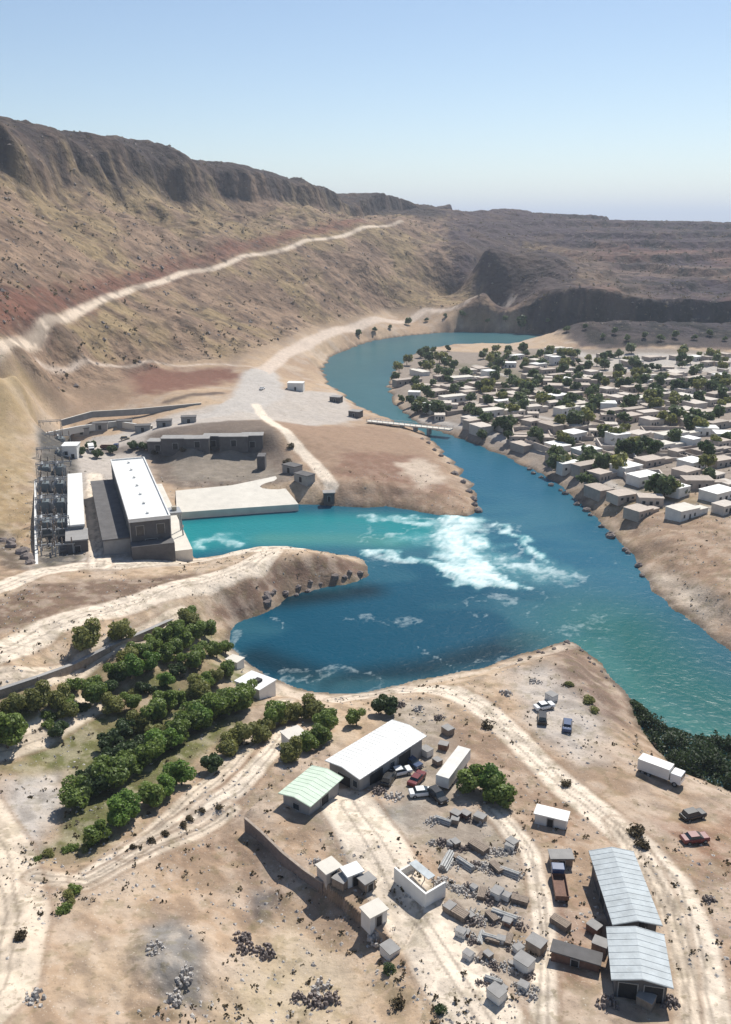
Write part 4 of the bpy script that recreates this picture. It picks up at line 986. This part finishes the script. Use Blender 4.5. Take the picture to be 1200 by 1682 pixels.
def row(px, n, protos, label, grp, sc=(.8, 1.25), jit=1.2, skip=0.0):
    """trees along a line in plan"""
    P = wpts(px); ds = [0]
    for i in range(len(P) - 1): ds.append(ds[-1] + math.dist(P[i], P[i+1]))
    out = []
    for k in range(n):
        s = ds[-1] * (k + .5) / n; i = max(j for j in range(len(ds) - 1) if ds[j] <= s); f = (s - ds[i]) / ((ds[i+1] - ds[i]) or 1)
        x = P[i][0] + (P[i+1][0] - P[i][0]) * f + rs.uniform(-jit, jit); y = P[i][1] + (P[i+1][1] - P[i][1]) * f + rs.uniform(-jit, jit)
        out.append((x, y, 0))
    for k, (x, y, _) in enumerate(out):
        z = hz1(x, y)
        if z < .25: z = .25
        place(rs.choice(protos), (x, y, z - .1), rs.uniform(0, 6.28), rs.uniform(*sc), label % ORD[k], grp)
GG = 'trees and bushes of the grove on the left'
row([(15,1185),(110,1150),(220,1085),(330,1030)], 13, near[:3], 'green tree in the grove strip under the stone wall, %s from left', GG)
row([(90,1190),(180,1140),(260,1095),(350,1050)], 13, near, 'leafy tree in the second grove strip from the top, %s from left', GG)
row([(170,1180),(250,1135),(340,1085),(380,1075)], 9, near[1:5], 'leafy tree in the third grove strip from the top, %s from left', GG, (.75, 1.15))
row([(160,1235),(240,1185),(310,1150),(380,1105)], 10, near[:4], 'dense tree in the middle grove strip, %s from left', GG)
row([(115,1330),(180,1290),(260,1240),(330,1195),(420,1150)], 19, near[2:6], 'dark tree in the tallest grove strip beside the gravel lane, %s from left', GG, (1.0, 1.4), .9)
row([(130,1295),(210,1245),(300,1200),(390,1160)], 11, near[:4], 'tree just behind the tallest grove strip, %s from left', GG, (.8, 1.15), .8)
row([(150,1395),(180,1365),(250,1320),(310,1285)], 6, [near[4], near[0]], 'bright green tree in front of the gravel lane, %s from left', GG, (.8, 1.2), .8)
row([(370,1240),(420,1215),(470,1180),(520,1175)], 8, near[:3], 'green tree between the lane and the garden hut, %s from left', GG, (.8, 1.2), .8)
row([(470,1255),(490,1245),(530,1215),(535,1185)], 5, near[:3], 'green tree behind the green-roofed workshop, %s from left', GG, (.8, 1.15), .6)
row([(60,1195),(130,1165),(200,1150),(280,1130)], 15, nbush, 'low green bush between the upper grove strips, %s from left', GG, (.7, 1.3), 1.5)
row([(150,1265),(240,1215),(330,1170)], 15, nbush, 'low green bush between the lower grove strips, %s from left', GG, (.7, 1.3), 1.2)
row([(60,1410),(90,1400),(120,1390),(150,1400)], 5, nbush, 'low bush at the near left corner of the grove, %s from left', GG, (.6, 1.0), .8)
row([(100,1500),(110,1480),(125,1460)], 4, nbush, 'olive bush in the clump on the bare left slope, %s from its near end', 'bushes on the bare slope', (.8, 1.2), .4)
row([(215,1400),(270,1370),(330,1335),(375,1330)], 7, dbush, 'dry bush along the track below the grove, %s from left', 'dry bushes', (.7, 1.3), .8)
def one(protos, px, py, sc, label, grp=None):
    x, y, z = W(px, py); return place(protos, (x, y, z - .1), rs.uniform(0, 6.28), sc, label, grp)
GT = 'single trees about the works'
one(near[1], 146, 1062, 1.5, 'left of two round trees on the bare strip above the grove', GT)
one(near[1], 200, 1054, 1.35, 'right of two round trees on the bare strip above the grove', GT)
one(near[0], 12, 1228, 1.9, 'big green tree at the left picture edge beside the grove', GT)
one(near[3], 98, 1210, 1.0, 'small round tree alone on the bare patch in the upper grove', GT)
one(near[3], 634, 1172, 1.3, 'very dark tree behind the far corner of the warehouse', GT)
one(near[2], 585, 1192, .8, 'small tree against the rear wall of the warehouse', GT)
one(near[3], 350, 1265, 1.0, 'dark tree standing alone right of the gravel lane', GT)
one(near[0], 778, 1300, 1.3, 'left tree of the clump right of the cream trailer', GT)
one(near[4], 800, 1300, 1.2, 'middle bright green tree of the clump right of the cream trailer', GT)
one(near[0], 822, 1318, 1.3, 'right tree of the clump right of the cream trailer', GT)
one(nbush[1], 968, 1155, 1.4, 'round bush on the headland right of the parked cars', GT)
one(nbush[1], 978, 1170, 1.1, 'smaller bush just below the round bush on the headland', GT)
one(nbush[1], 935, 1125, 1.0, 'bush near the tip of the headland', GT)
one(dbush[0], 800, 1195, 1.6, 'dry bush beside the curving track behind the trailer', GT)
one(dbush[1], 1045, 1370, 1.8, 'dry brown bush beside the long track near the grey sheds', GT)
one(dbush[2], 1055, 1390, 1.5, 'dry brown bush just below another beside the long track', GT)
one(nbush[2], 640, 1595, .9, 'dark bush below the white cabin on the terrace slope', GT)
one(nbush[2], 725, 1660, .8, 'small dark bush beside the yard road at the bottom of the picture', GT)
one(dbush[0], 655, 1650, 1.3, 'dry bush left of the yard road near the bottom edge', GT)
one(dbush[1], 35, 1540, 1.3, 'dry bush alone on the bare slope at the left edge', GT)
one(dbush[2], 930, 1290, 1.2, 'low dry bush beside the curving track on the right', GT)
one(far[1], 855, 540, 2.2, 'dark tree alone at the foot of the right-hand hills across the river', GT)
for i, (px, py) in enumerate([(150,738),(185,745),(160,752),(218,738),(236,740),(132,748)]): one(near[3], px, py, 1.25, 'dark tree at the back of the powerhouse, %s in its line' % ORD[i], 'dark trees behind the powerhouse')
for i, (px, py) in enumerate([(255,745),(300,742),(395,728),(470,760),(478,735)]): one(dbush[i % 3], px, py, 2.2, 'dry scrub on the rim of the excavated pit, %s from left' % ORD[i], 'scrub round the pit')
# reeds by the river on the right
def reeds():
    pts = [G(a, b)[:2] for a, b in [(1030,1150),(1052,1168),(1090,1188),(1140,1205),(1200,1220),(1320,1262),(1500,1350),(1500,1400),(1200,1306),(1140,1290),(1085,1260),(1050,1215)]]
    rr = np.random.RandomState(5); xs = [p[0] for p in pts]; yy = [p[1] for p in pts]
    n = 90000; x = rr.uniform(min(xs), max(xs), n); y = rr.uniform(min(yy), max(yy), n)
    s = sdist(x, y, pts) + (fbm(x / 6, y / 6, 201, 2) - .5) * 4
    clump = fbm(x / 3.5, y / 3.5, 203, 3)
    k = (s < 0) & (rr.rand(n) < .35 + .9 * sstep(.35, .6, clump)); x = x[k]; y = y[k]; s = s[k]; cl = clump[k]; n = len(x)
    z = .1 + rr.rand(n) * (1.1 + 2.4 * sstep(.4, .65, cl)) * sstep(0, -3, s)
    pos = np.stack([x, y, z], 1); nrm = rr.randn(n, 3); nrm[:, 2] += .8; nrm /= np.linalg.norm(nrm, axis=1)[:, None]
    ax = np.cross(nrm, rr.randn(n, 3)); ax /= np.linalg.norm(ax, axis=1)[:, None]; ay = np.cross(nrm, ax); q = (.28 * (.6 + .8 * rr.rand(n)))[:, None]
    v = np.stack([pos - ax*q, pos - ay*q*.6, pos + ax*q, pos + ay*q*.6], 1).reshape(-1, 3)
    me = bpy.data.meshes.new('riverside_reeds'); me.from_pydata(v.tolist(), [], np.arange(n * 4).reshape(-1, 4).tolist()); me.materials.append(M['reed'])
    o = bpy.data.objects.new('riverside_reeds', me); C.objects.link(o); tag(o, 'dark green reeds and scrub along the water on the right', 'reeds', kind='stuff')
reeds()

# ------------------------------------------------------------ village across the river
def house(L, Wd, h, wm, rm, ext=False):
    t = thing('village_house', '', 'house'); m = MB(); m.box(-L/2, L/2, -Wd/2, Wd/2, -1.5, h)
    if ext: m.box(L/2 + .0, L/2 + L*.45, -Wd/2, 0, -1.5, h * .8)
    m.build('wall', wm, t)
    r = MB(); r.box(-L/2-.2, L/2+.2, -Wd/2-.2, Wd/2+.2, h, h + .3)
    if ext: r.box(L/2 + .22, L/2 + L*.45 + .2, -Wd/2 - .2, .2, h * .8, h * .8 + .3)
    r.build('roof', rm, t)
    for x in (-L*.3, L*.25): opening('window', t, L, Wd, 'f', x, 1.1, 1.0, 2.2, M['dark'])
    opening('door', t, L, Wd, 'f', 0, 1.1, 0, 2.1, M['dark']); return t
hp = []
for i, (L, Wd, h, wm, rm, ex, tx) in enumerate([(9,7,3.2,0,0,0,'tan'),(12,8,3.4,1,0,1,'brown'),(8,6,3,2,2,0,'pale mud'),(14,7,3.4,3,1,1,'dark brown'),(10,9,3.6,2,2,1,'pale mud')]):
    hp.append((house(L, Wd, h, M['mud'][wm], M['mud'][rm], ex), tx))
hw = [(house(11,8,4,M['limewash'],M['white'],0), 'white'), (house(16,7,3.6,M['limewash'],M['concrete'],1), 'long cream'), (house(8,8,5.5,M['white'],M['white_roof'],0), 'tall white')]
VP = [(655,622),(690,585),(760,575),(900,576),(1195,586),(1195,850),(1120,850),(1040,850),(985,842),(940,800),(890,770),(820,735),(750,705),(690,685),(655,660)]
spots = []
def place_ok(x, y, r): return all((x-a)**2 + (y-b)**2 > (r+c_)**2 for a, b, c_ in spots)
items = []
for px, py, k in [(997,675,2),(915,658,0),(1013,728,2),(915,740,0),(941,722,0),(883,605,0),(911,578,1),(743,660,1),(803,684,1),(855,668,1),(1079,740,1),(1158,713,0),(1177,818,0),(1027,778,0),(1055,793,0),(1135,767,0),(1055,660,1),(1130,660,1),(1102,722,1),(1190,725,0),(757,626,1),(836,603,0),(930,680,1),(962,752,0),(690,616,1)]:
    x, y, z = W(px, py); items.append((x, y, z, hw[k], 8, px, py)); spots.append((x, y, 7))
rv = random.Random(12)
tries = [(rv.uniform(655, 1195), rv.uniform(585, 855)) for _ in range(1500)]
hx, hy, hz_ = HIT(tries)
for (px, py), x, y, z in zip(tries, hx, hy, hz_):
    if not inside(np.array([float(px)]), np.array([float(py)]), VP)[0] or z < 2.5: continue
    if rv.random() > (.9 if py > 640 else .55): continue
    if place_ok(x, y, 4.9):
        spots.append((x, y, 4.9)); items.append((x, y, z, hp[rv.randrange(5)] if rv.random() < .86 else hw[rv.choice([0, 0, 1, 2])], 6, px, py))
    if len(items) > 185: break
BANDS = [(0, 620, 'in the farthest rows'), (620, 660, 'in the upper middle rows'), (660, 700, 'in the middle rows'), (700, 740, 'in the lower middle rows'), (740, 780, 'in the near rows'), (780, 900, 'in the nearest rows')]
for lo, hi, btxt in BANDS:
  for x_lo, x_hi, side_ in ((0, 930, 'left'), (930, 1300, 'right')):
    sel = sorted([q for q in items if lo <= q[6] < hi and x_lo <= q[5] < x_hi], key=lambda q: q[0] / q[1])
    for i, q in enumerate(sel):
        place(q[3][0], (q[0], q[1], q[2]), rv.choice([.5, .55, .45, .5 + math.pi/2, -.1, .6]) + rv.uniform(-.1, .1), tuple((rv.uniform(.55, 1.0) if q[4] == 6 else rv.uniform(.8, 1.0)) for _ in range(2)) + (rv.uniform(.7, 1.0),),
              '%s village house %s, %s from left of its %s half' % (q[3][1], btxt, ORD[i], side_), 'houses of the village across the river')
# compound walls
cw_all = []
for i in range(40):
    px, py = rv.uniform(720, 1190), rv.uniform(620, 800)
    if not inside(np.array([px]), np.array([py]), VP)[0]: continue
    x, y, z = W(px, py)
    if z < 2.5: continue
    a_, b_ = rv.uniform(7, 12), rv.uniform(6, 10); m = MB()
    for q in ((-a_, a_, -b_, -b_+.5), (-a_, a_, b_-.5, b_), (-a_, -a_+.5, -b_+.5, b_-.5), (a_-.5, a_, -b_+.5, b_-.5)): m.box(*q, -1.2, 1.7)
    o = m.build('compound_wall', M['mud'][rv.randrange(4)]); o.location = (x, y, z); o.rotation_euler = (0, 0, rv.choice([.5, .45, -.1]))
    cw_all.append((x / y, py, o))
for lo, hi, where in ((0, 670, 'towards the hills'), (670, 720, 'in the middle of the village'), (720, 900, 'near the river bank')):
    for i, (_, _, o) in enumerate(sorted([q for q in cw_all if lo <= q[1] < hi], key=lambda q: q[0])):
        tag(o, 'mud compound wall around a yard %s, %s from left' % (where, ORD[i]), 'wall', 'mud compound walls of the village')
# village trees
tt = [(939,668),(950,664),(967,679),(975,672),(1111,694),(1100,700),(1120,690),(1085,695),(1050,633),(1060,630),(1037,747),(1045,750),(1158,773),(1162,790),(1075,812),(1090,815),(1105,815),(1120,813),(962,799),(970,802),(803,600),(815,597),(864,600),(870,596),(939,604),(950,600),(827,712),(792,722),(840,634),(850,640),(830,640),(845,628),(860,645),(870,772),(885,784),(906,796),(920,806),(934,819),(948,835),(700,604),(706,612),(660,660),(675,668),(690,676),(700,680),(650,628),(655,612),(668,600),(690,588),(710,580),(735,577),(1150,640),(1170,630),(1190,640),(1140,690),(1160,700),(1180,690),(1195,670),(1130,700),(1000,690),(1030,640),(1015,632)]
for i in range(260):
    px, py = rv.uniform(680, 1195), rv.choice([rv.uniform(580, 680), rv.uniform(580, 790)])
    if inside(np.array([px]), np.array([py]), VP)[0]: tt.append((px, py))
tx, ty, tz = HIT(tt); trees = [(x, y, z, px, py) for (px, py), x, y, z in zip(tt, tx, ty, tz) if z > .25]
BT = [(0, 600, 'at the foot of the hills'), (600, 630, 'among the farthest houses'), (630, 660, 'among the upper middle houses'), (660, 690, 'among the middle houses'), (690, 725, 'among the lower middle houses'), (725, 780, 'among the near houses'), (780, 900, 'by the nearest houses')]
for lo, hi, bt in BT:
  for x_lo, x_hi, side_ in ((0, 880, 'left'), (880, 1030, 'middle'), (1030, 1300, 'right')):
    sel = sorted([q for q in trees if lo <= q[4] < hi and x_lo <= q[3] < x_hi], key=lambda q: q[0] / q[1])
    for i, q in enumerate(sel):
        place(rv.choice(far), (q[0], q[1], q[2] - .2), rv.uniform(0, 6.28), rv.uniform(.8, 1.5), 'green village tree %s, %s from left of the %s third' % (bt, ORD[i], side_), 'trees of the village across the river')
# scrub along the left hillside river road and the far hills
sc = [(640,540),(670,533),(700,528),(730,522),(800,530),(830,528),(760,520),(590,553),(615,545),(900,530),(930,545),(960,540),(990,556),(1010,548),(1030,560),(1060,556),(1085,560),(1110,555),(1140,558),(1165,552),(1190,560)]
for i, (px, py) in enumerate(sc): one(far[i % 2 * 3], px, py, rs.uniform(.7, 1.2), 'scrubby tree between far river bend and hills, %s from its left end' % ORD[i], 'scrub trees below the far hills')

# ------------------------------------------------------------ material yard
def rubble(seed, m, r=1.6, h=.9, n=26):
    rr = random.Random(seed); b = MB()
    for i in range(n):
        a = rr.uniform(0, 6.28); q = r * rr.random() ** .7; s = rr.uniform(.22, .5); z = h * (1 - q / r) * rr.uniform(.3, 1)
        k = rr.uniform(0, 3); x, y = q * math.cos(a), q * math.sin(a)
        pts = [(x + s * rr.uniform(.7, 1.2) * math.cos(k + t_ * 6.283 / 5), y + s * rr.uniform(.7, 1.2) * math.sin(k + t_ * 6.283 / 5)) for t_ in range(5)]
        nn = len(b.v); b.prism(pts, -.2, z + s * .5)
        for t_ in range(5): v = b.v[nn + 5 + t_]; b.v[nn + 5 + t_] = (x + (v[0]-x) * .55, y + (v[1]-y) * .55, v[2] + rr.uniform(-.12, .12))
    o = b.build('rubble_pile', m); tag(o, '', 'rubble'); return o
def pipes():
    t = thing('pipe_stack', '', 'pipe stack')
    for lv, cnt in ((0, 4), (1, 3), (2, 2)):
        for i in range(cnt): MB().tube((-2.4, (i - cnt/2 + .5) * .5, .25 + lv * .44), (2.4, (i - cnt/2 + .5) * .5, .25 + lv * .44), .24, .24, 8).build('pipe', M['pipe'], t)
    return t
def lumber():
    t = thing('timber_stack', '', 'timber stack')
    for k in range(4):
        m = MB()
        for i in range(5): m.box(-2, 2, -1 + i * .4, -.66 + i * .4, .12 + k * .34, .34 + k * .34)
        m.build('plank_layer', M['wood'], t)
        b = MB()
        for x in (-1.5, 0, 1.5): b.box(x - .08, x + .08, -1, 1, .0 + k * .34, .118 + k * .34)
        b.build('bearer', M['wood'], t)
    return t
def crate(m):
    t = thing('storage_crate', '', 'crate'); MB().box(-1.1, 1.1, -.9, .9, .1, 1.5).build('box', m, t)
    MB().box(-1.16, 1.16, -.96, .96, 1.5, 1.6).build('lid', M['midgrey'], t)
    b = MB()
    for x in (-1.0, -.1, .8): b.box(x, x + .2, -.9, .9, -.3, .1)
    b.build('skid', M['wood'], t); return t
def container(m):
    t = thing('shipping_container', '', 'container'); b = MB(); b.box(-3, 3, -1.2, 1.2, 0, 2.5)
    for i in range(19): x = -2.85 + i * .315; b.box(x, x + .14, -1.26, -1.2, .15, 2.35); b.box(x, x + .14, 1.2, 1.26, .15, 2.35)
    b.build('body', m, t); MB().box(-3.05, 3.05, -1.28, 1.28, 2.5, 2.6).build('roof', m, t)
    for y in (-.6, .6): MB().box(3.0, 3.06, y - .55, y + .55, .1, 2.4).build('door', M['darkgrey'], t)
    return t
kit = [(rubble(1, M['palerock']), 'pale rubble heap'), (rubble(2, M['rock'], 1.8, 1.1), 'dark rubble heap'), (pipes(), 'stack of grey pipes'), (lumber(), 'stack of weathered timber'),
       (crate(M['wood']), 'brown crate'), (crate(M['limewash']), 'pale crate'), (crate(M['rust']), 'rust-coloured crate'), (rubble(3, M['palerock'], 2.2, .7, 36), 'low pale rubble heap'),
       (container(M['rust']), 'rusty shipping container'), (container(M['midgrey']), 'grey shipping container')]
ry = random.Random(44)
lines = [([(705,1352),(755,1345),(800,1352)], 13, 'top'), ([(700,1385),(760,1395),(820,1400),(845,1392)], 19, 'second'), ([(735,1415),(790,1425),(845,1440)], 16, 'third'), ([(725,1450),(790,1470),(850,1480)], 19, 'fourth'),
         ([(730,1490),(790,1510),(855,1520)], 19, 'fifth'), ([(745,1530),(800,1545),(860,1560)], 18, 'sixth'), ([(770,1570),(820,1585),(870,1600)], 16, 'seventh'), ([(790,1610),(840,1620),(880,1640)], 13, 'bottom')]
for pts, n, nm in lines:
    P = wpts(pts)
    for k in range(n):
        f = (k + .5) / n * (len(P) - 1); i = min(int(f), len(P) - 2); f -= i
        x = P[i][0] * (1-f) + P[i+1][0] * f + ry.uniform(-.7, .7); y = P[i][1] * (1-f) + P[i+1][1] * f + ry.uniform(-.8, .8); z = hz1(x, y)
        o, tx_ = kit[ry.choices(range(10), [8, 7, 3, 4, 4, 5, 1, 7, 0, 0])[0]]
        place(o, (x, y, z), R(-38) + ry.uniform(-.4, .4) + ry.choice([0, 0, math.pi/2]), ry.uniform(.45, .8) * (1 if nm not in ('sixth', 'seventh', 'bottom') else .75), '%s in the %s row of the material yard, %s from left' % (tx_, nm, ORD[k]), 'materials laid out in the yard')
ex = [(655,1160,1,'behind the warehouse right corner'),(690,1165,0,'on the bare ground behind the warehouse'),(720,1180,1,'upper one beside the curving track'),(735,1205,4,'between track and trailer, the upper one'),(728,1230,6,'between warehouse and trailer'),
      (718,1255,4,'left of the trailer, at its upper end'),(700,1240,5,'left of the trailer, midway'),(620,1300,1,'in the warehouse front shade, left heap'),(645,1310,7,'in front of the warehouse, right heap'),(830,1140,0,'on the headland near its left shore'),(880,1120,7,'near the tip of the headland'),
      (905,1150,5,'on the headland above the white car'),(400,1560,1,'in the hollow at bottom centre, left heap'),(430,1565,1,'in the hollow at bottom centre, right heap'),(395,1545,1,'in the hollow at bottom centre, top heap'),(490,1640,1,'in the bottom crescent, left heap'),(515,1650,1,'in the bottom crescent, second heap'),(545,1645,1,'in the bottom crescent, right heap'),
      (530,1625,7,'white-topped, above the bottom crescent'),(560,1455,4,'between the terrace cabins'),(520,1418,0,'at the end of the step wall'),(975,1530,6,'left of the grey shed, upper one'),(985,1560,4,'left of the grey shed, lower one'),(920,1520,3,'on red soil left of the grey sheds'),(880,1560,4,'at the yard road on red soil'),
      (640,1570,5,'below the white cabin on the slope'),(620,1540,0,'beside the small white cabin'),(860,1590,5,'at the near right corner of the material yard'),(1000,1650,1,'before the open shed, left heap'),(1060,1650,4,'before the open shed mouth'),(815,1640,5,'at the very bottom of the material yard'),
      (1165,1480,1,'on the red ground at the right edge'),(1100,1650,1,'right of the open shed'),(60,1640,0,'low on the left slope'),(300,1600,7,'on the grey patch of the left slope'),(255,1560,7,'at the top of the grey patch'),(280,1640,0,'at the foot of the grey patch')]
for px, py, k, txt in ex:
    x, y, z = W(px, py); o, tx_ = kit[k]
    place(o, (x, y, z), ry.uniform(0, 6.28) if k in (0, 1, 7) else R(-38) + ry.uniform(-.3, .3), ry.uniform(.65, 1.0), '%s %s' % (tx_, txt), 'loose materials about the works')
# boulders along the shores
def boulder(seed):
    rr = np.random.RandomState(seed); b = MB(); n = 7
    rings = [(-.5, .7), (0, 1.0), (.45, .8), (.75, .35)]
    for z, r in rings:
        for i in range(n): a = 6.283 * i / n; q = r * rr.uniform(.75, 1.2); b.v.append((q * math.cos(a), q * math.sin(a), z * rr.uniform(.8, 1.15)))
    for k in range(3):
        for i in range(n): b.f.append([k*n+i, k*n+(i+1)%n, (k+1)*n+(i+1)%n, (k+1)*n+i])
    b.f.append([3*n+i for i in range(n)]); o = b.build('boulder', M['rock']); tag(o, '', 'boulder'); return o
bl = [boulder(i) for i in range(4)]
def boulders(px, n, where, sc):
    P = wpts(px)
    for k in range(n):
        f = (k + ry.random()) / n * (len(P) - 1); i = min(int(f), len(P) - 2); f -= i
        x = P[i][0] * (1-f) + P[i+1][0] * f + ry.uniform(-1, 1); y = P[i][1] * (1-f) + P[i+1][1] * f + ry.uniform(-1, 1)
        place(bl[k % 4], (x, y, max(hz1(x, y), .1)), ry.uniform(0, 6), ry.uniform(*sc), 'brown boulder %s, %s from left' % (where, ORD[k]), 'boulders along the banks')
boulders([(430,995),(450,972),(520,960),(600,945)], 16, 'on the inner bank of the spit', (.7, 1.5))
boulders([(850,1088),(900,1066),(938,1056),(975,1090),(1012,1130)], 16, 'around the tip of the headland', (.35, .8))
boulders([(690,720),(735,760),(775,815),(785,843)], 12, 'down the river side of the peninsula', (.9, 1.8))
boulders([(860,772),(930,818),(1000,878),(1060,950)], 16, 'along the bank below the village', (.9, 1.8))
boulders([(0,885),(20,895),(40,915),(48,930)], 6, 'in the dark gully beside the switchyard wall', (1.5, 2.5))

# ------------------------------------------------------------ ground scatter
def scatter(name, label, cat, n, pick, size, m, blob):
    rr = np.random.RandomState(len(name)); x, y = pick(rr, n); h, sd_, b_, hl = GH(x, y), sdist(x, y, RIVER), 0, 0
    k = (sd_ > 2.5) & (h > (18 if name[:4] == 'hill' else .6)) & (np.minimum(seg_dist(x, y, ROADA), seg_dist(x, y, ROADB)) > 7) & (fbm(x / 12, y / 12, 401, 3) > .44); x = x[k]; y = y[k]; h = h[k]; n = len(x)
    s = size[0] + (size[1] - size[0]) * rr.rand(n) ** 3
    if blob == 'stone':
        base_ = np.array([(1,0,0),(0,1,0),(-1,0,0),(0,-1,0),(0,0,.8)]); fc = [(0,1,4),(1,2,4),(2,3,4),(3,0,4)]
        a = rr.rand(n) * 6.28; jit = rr.uniform(.6, 1.3, (n, 5, 1)); v = base_[None] * jit * s[:, None, None]
        v = np.stack([v[..., 0] * np.cos(a)[:, None] - v[..., 1] * np.sin(a)[:, None], v[..., 0] * np.sin(a)[:, None] + v[..., 1] * np.cos(a)[:, None], v[..., 2] - .1 * s[:, None]], -1)
        v += np.stack([x, y, h], 1)[:, None]; F_ = (np.array(fc)[None] + 5 * np.arange(n)[:, None, None]).reshape(-1, 3)
        V_ = v.reshape(-1, 3)
    else:
        q = 7; c0 = rr.randn(n, q, 3) * .45; c0[..., 2] = np.abs(c0[..., 2]) * .8 + .15; nr_ = rr.randn(n, q, 3); nr_ /= np.linalg.norm(nr_, axis=2, keepdims=True)
        ax = np.cross(nr_, rr.randn(n, q, 3)); ax /= np.linalg.norm(ax, axis=2, keepdims=True); ay = np.cross(nr_, ax)
        v = np.stack([c0 - ax*.5, c0 - ay*.4, c0 + ax*.5, c0 + ay*.4], 2) * s[:, None, None, None] + np.stack([x, y, h], 1)[:, None, None]
        V_ = v.reshape(-1, 3); F_ = np.arange(len(V_)).reshape(-1, 4)
    me = bpy.data.meshes.new(name); me.from_pydata(V_.tolist(), [], F_.tolist()); me.materials.append(m)
    o = bpy.data.objects.new(name, me); C.objects.link(o); tag(o, label, cat, kind='stuff')
def near_pick(rr, n):
    y = 80 + 260 * rr.rand(n) ** 1.3; return (rr.rand(n) * 2 - 1) * (.5 * y + 10), y
def hill_pick(rr, n):
    y = 430 + 1000 * rr.rand(n) ** 1.2; x = (rr.rand(n) * 2 - 1) * .5 * y; k = (x < 25 + (y - 700) * .1) | (y > 690); return x[k], y[k]
scatter('loose_stones', 'loose stones lying over the bare ground of the works', 'stones', 16000, near_pick, (.06, .45), M['palerock'], 'stone')
scatter('dry_tufts', 'dry tufts and small scrub over the bare ground', 'scrub', 5000, near_pick, (.15, .55), M['drybush'], 'tuft')
scatter('hill_scrub', 'dark scrub dotted over the far slopes and ridges', 'scrub', 12000, hill_pick, (.6, 1.8), M['drybush'], 'tuft')
scatter('hill_boulders', 'scattered dark boulders and scree over the far slopes', 'rocks', 7000, hill_pick, (.5, 2.2), M['rock'], 'stone')
# ------------------------------------------------------------ haze
hb = MB().box(-30000, 30000, -500, 46000, -6, 420)
hm_ = bpy.data.materials.new('air_haze'); hm_.use_nodes = True; nt = hm_.node_tree; nt.nodes.clear()
pv = nt.nodes.new('ShaderNodeVolumePrincipled'); pv.inputs['Color'].default_value = (.76,.85,1.0,1); pv.inputs['Density'].default_value = .00012; pv.inputs['Anisotropy'].default_value = .2
ou = nt.nodes.new('ShaderNodeOutputMaterial'); nt.links.new(pv.outputs[0], ou.inputs['Volume'])
ho = hb.build('haze', hm_); ho['kind'] = 'stuff'; tag(ho, 'thin blue haze over the valley and far hills', 'haze')

# ------------------------------------------------------------ drop patterns that were never placed
def drop(o):
    for k_ in [q for q in bpy.data.objects if q.parent == o]: drop(k_)
    bpy.data.objects.remove(o)
for o in [q for q in C.objects if q.parent is None and q.get('category') and not q.get('label')]: drop(o)
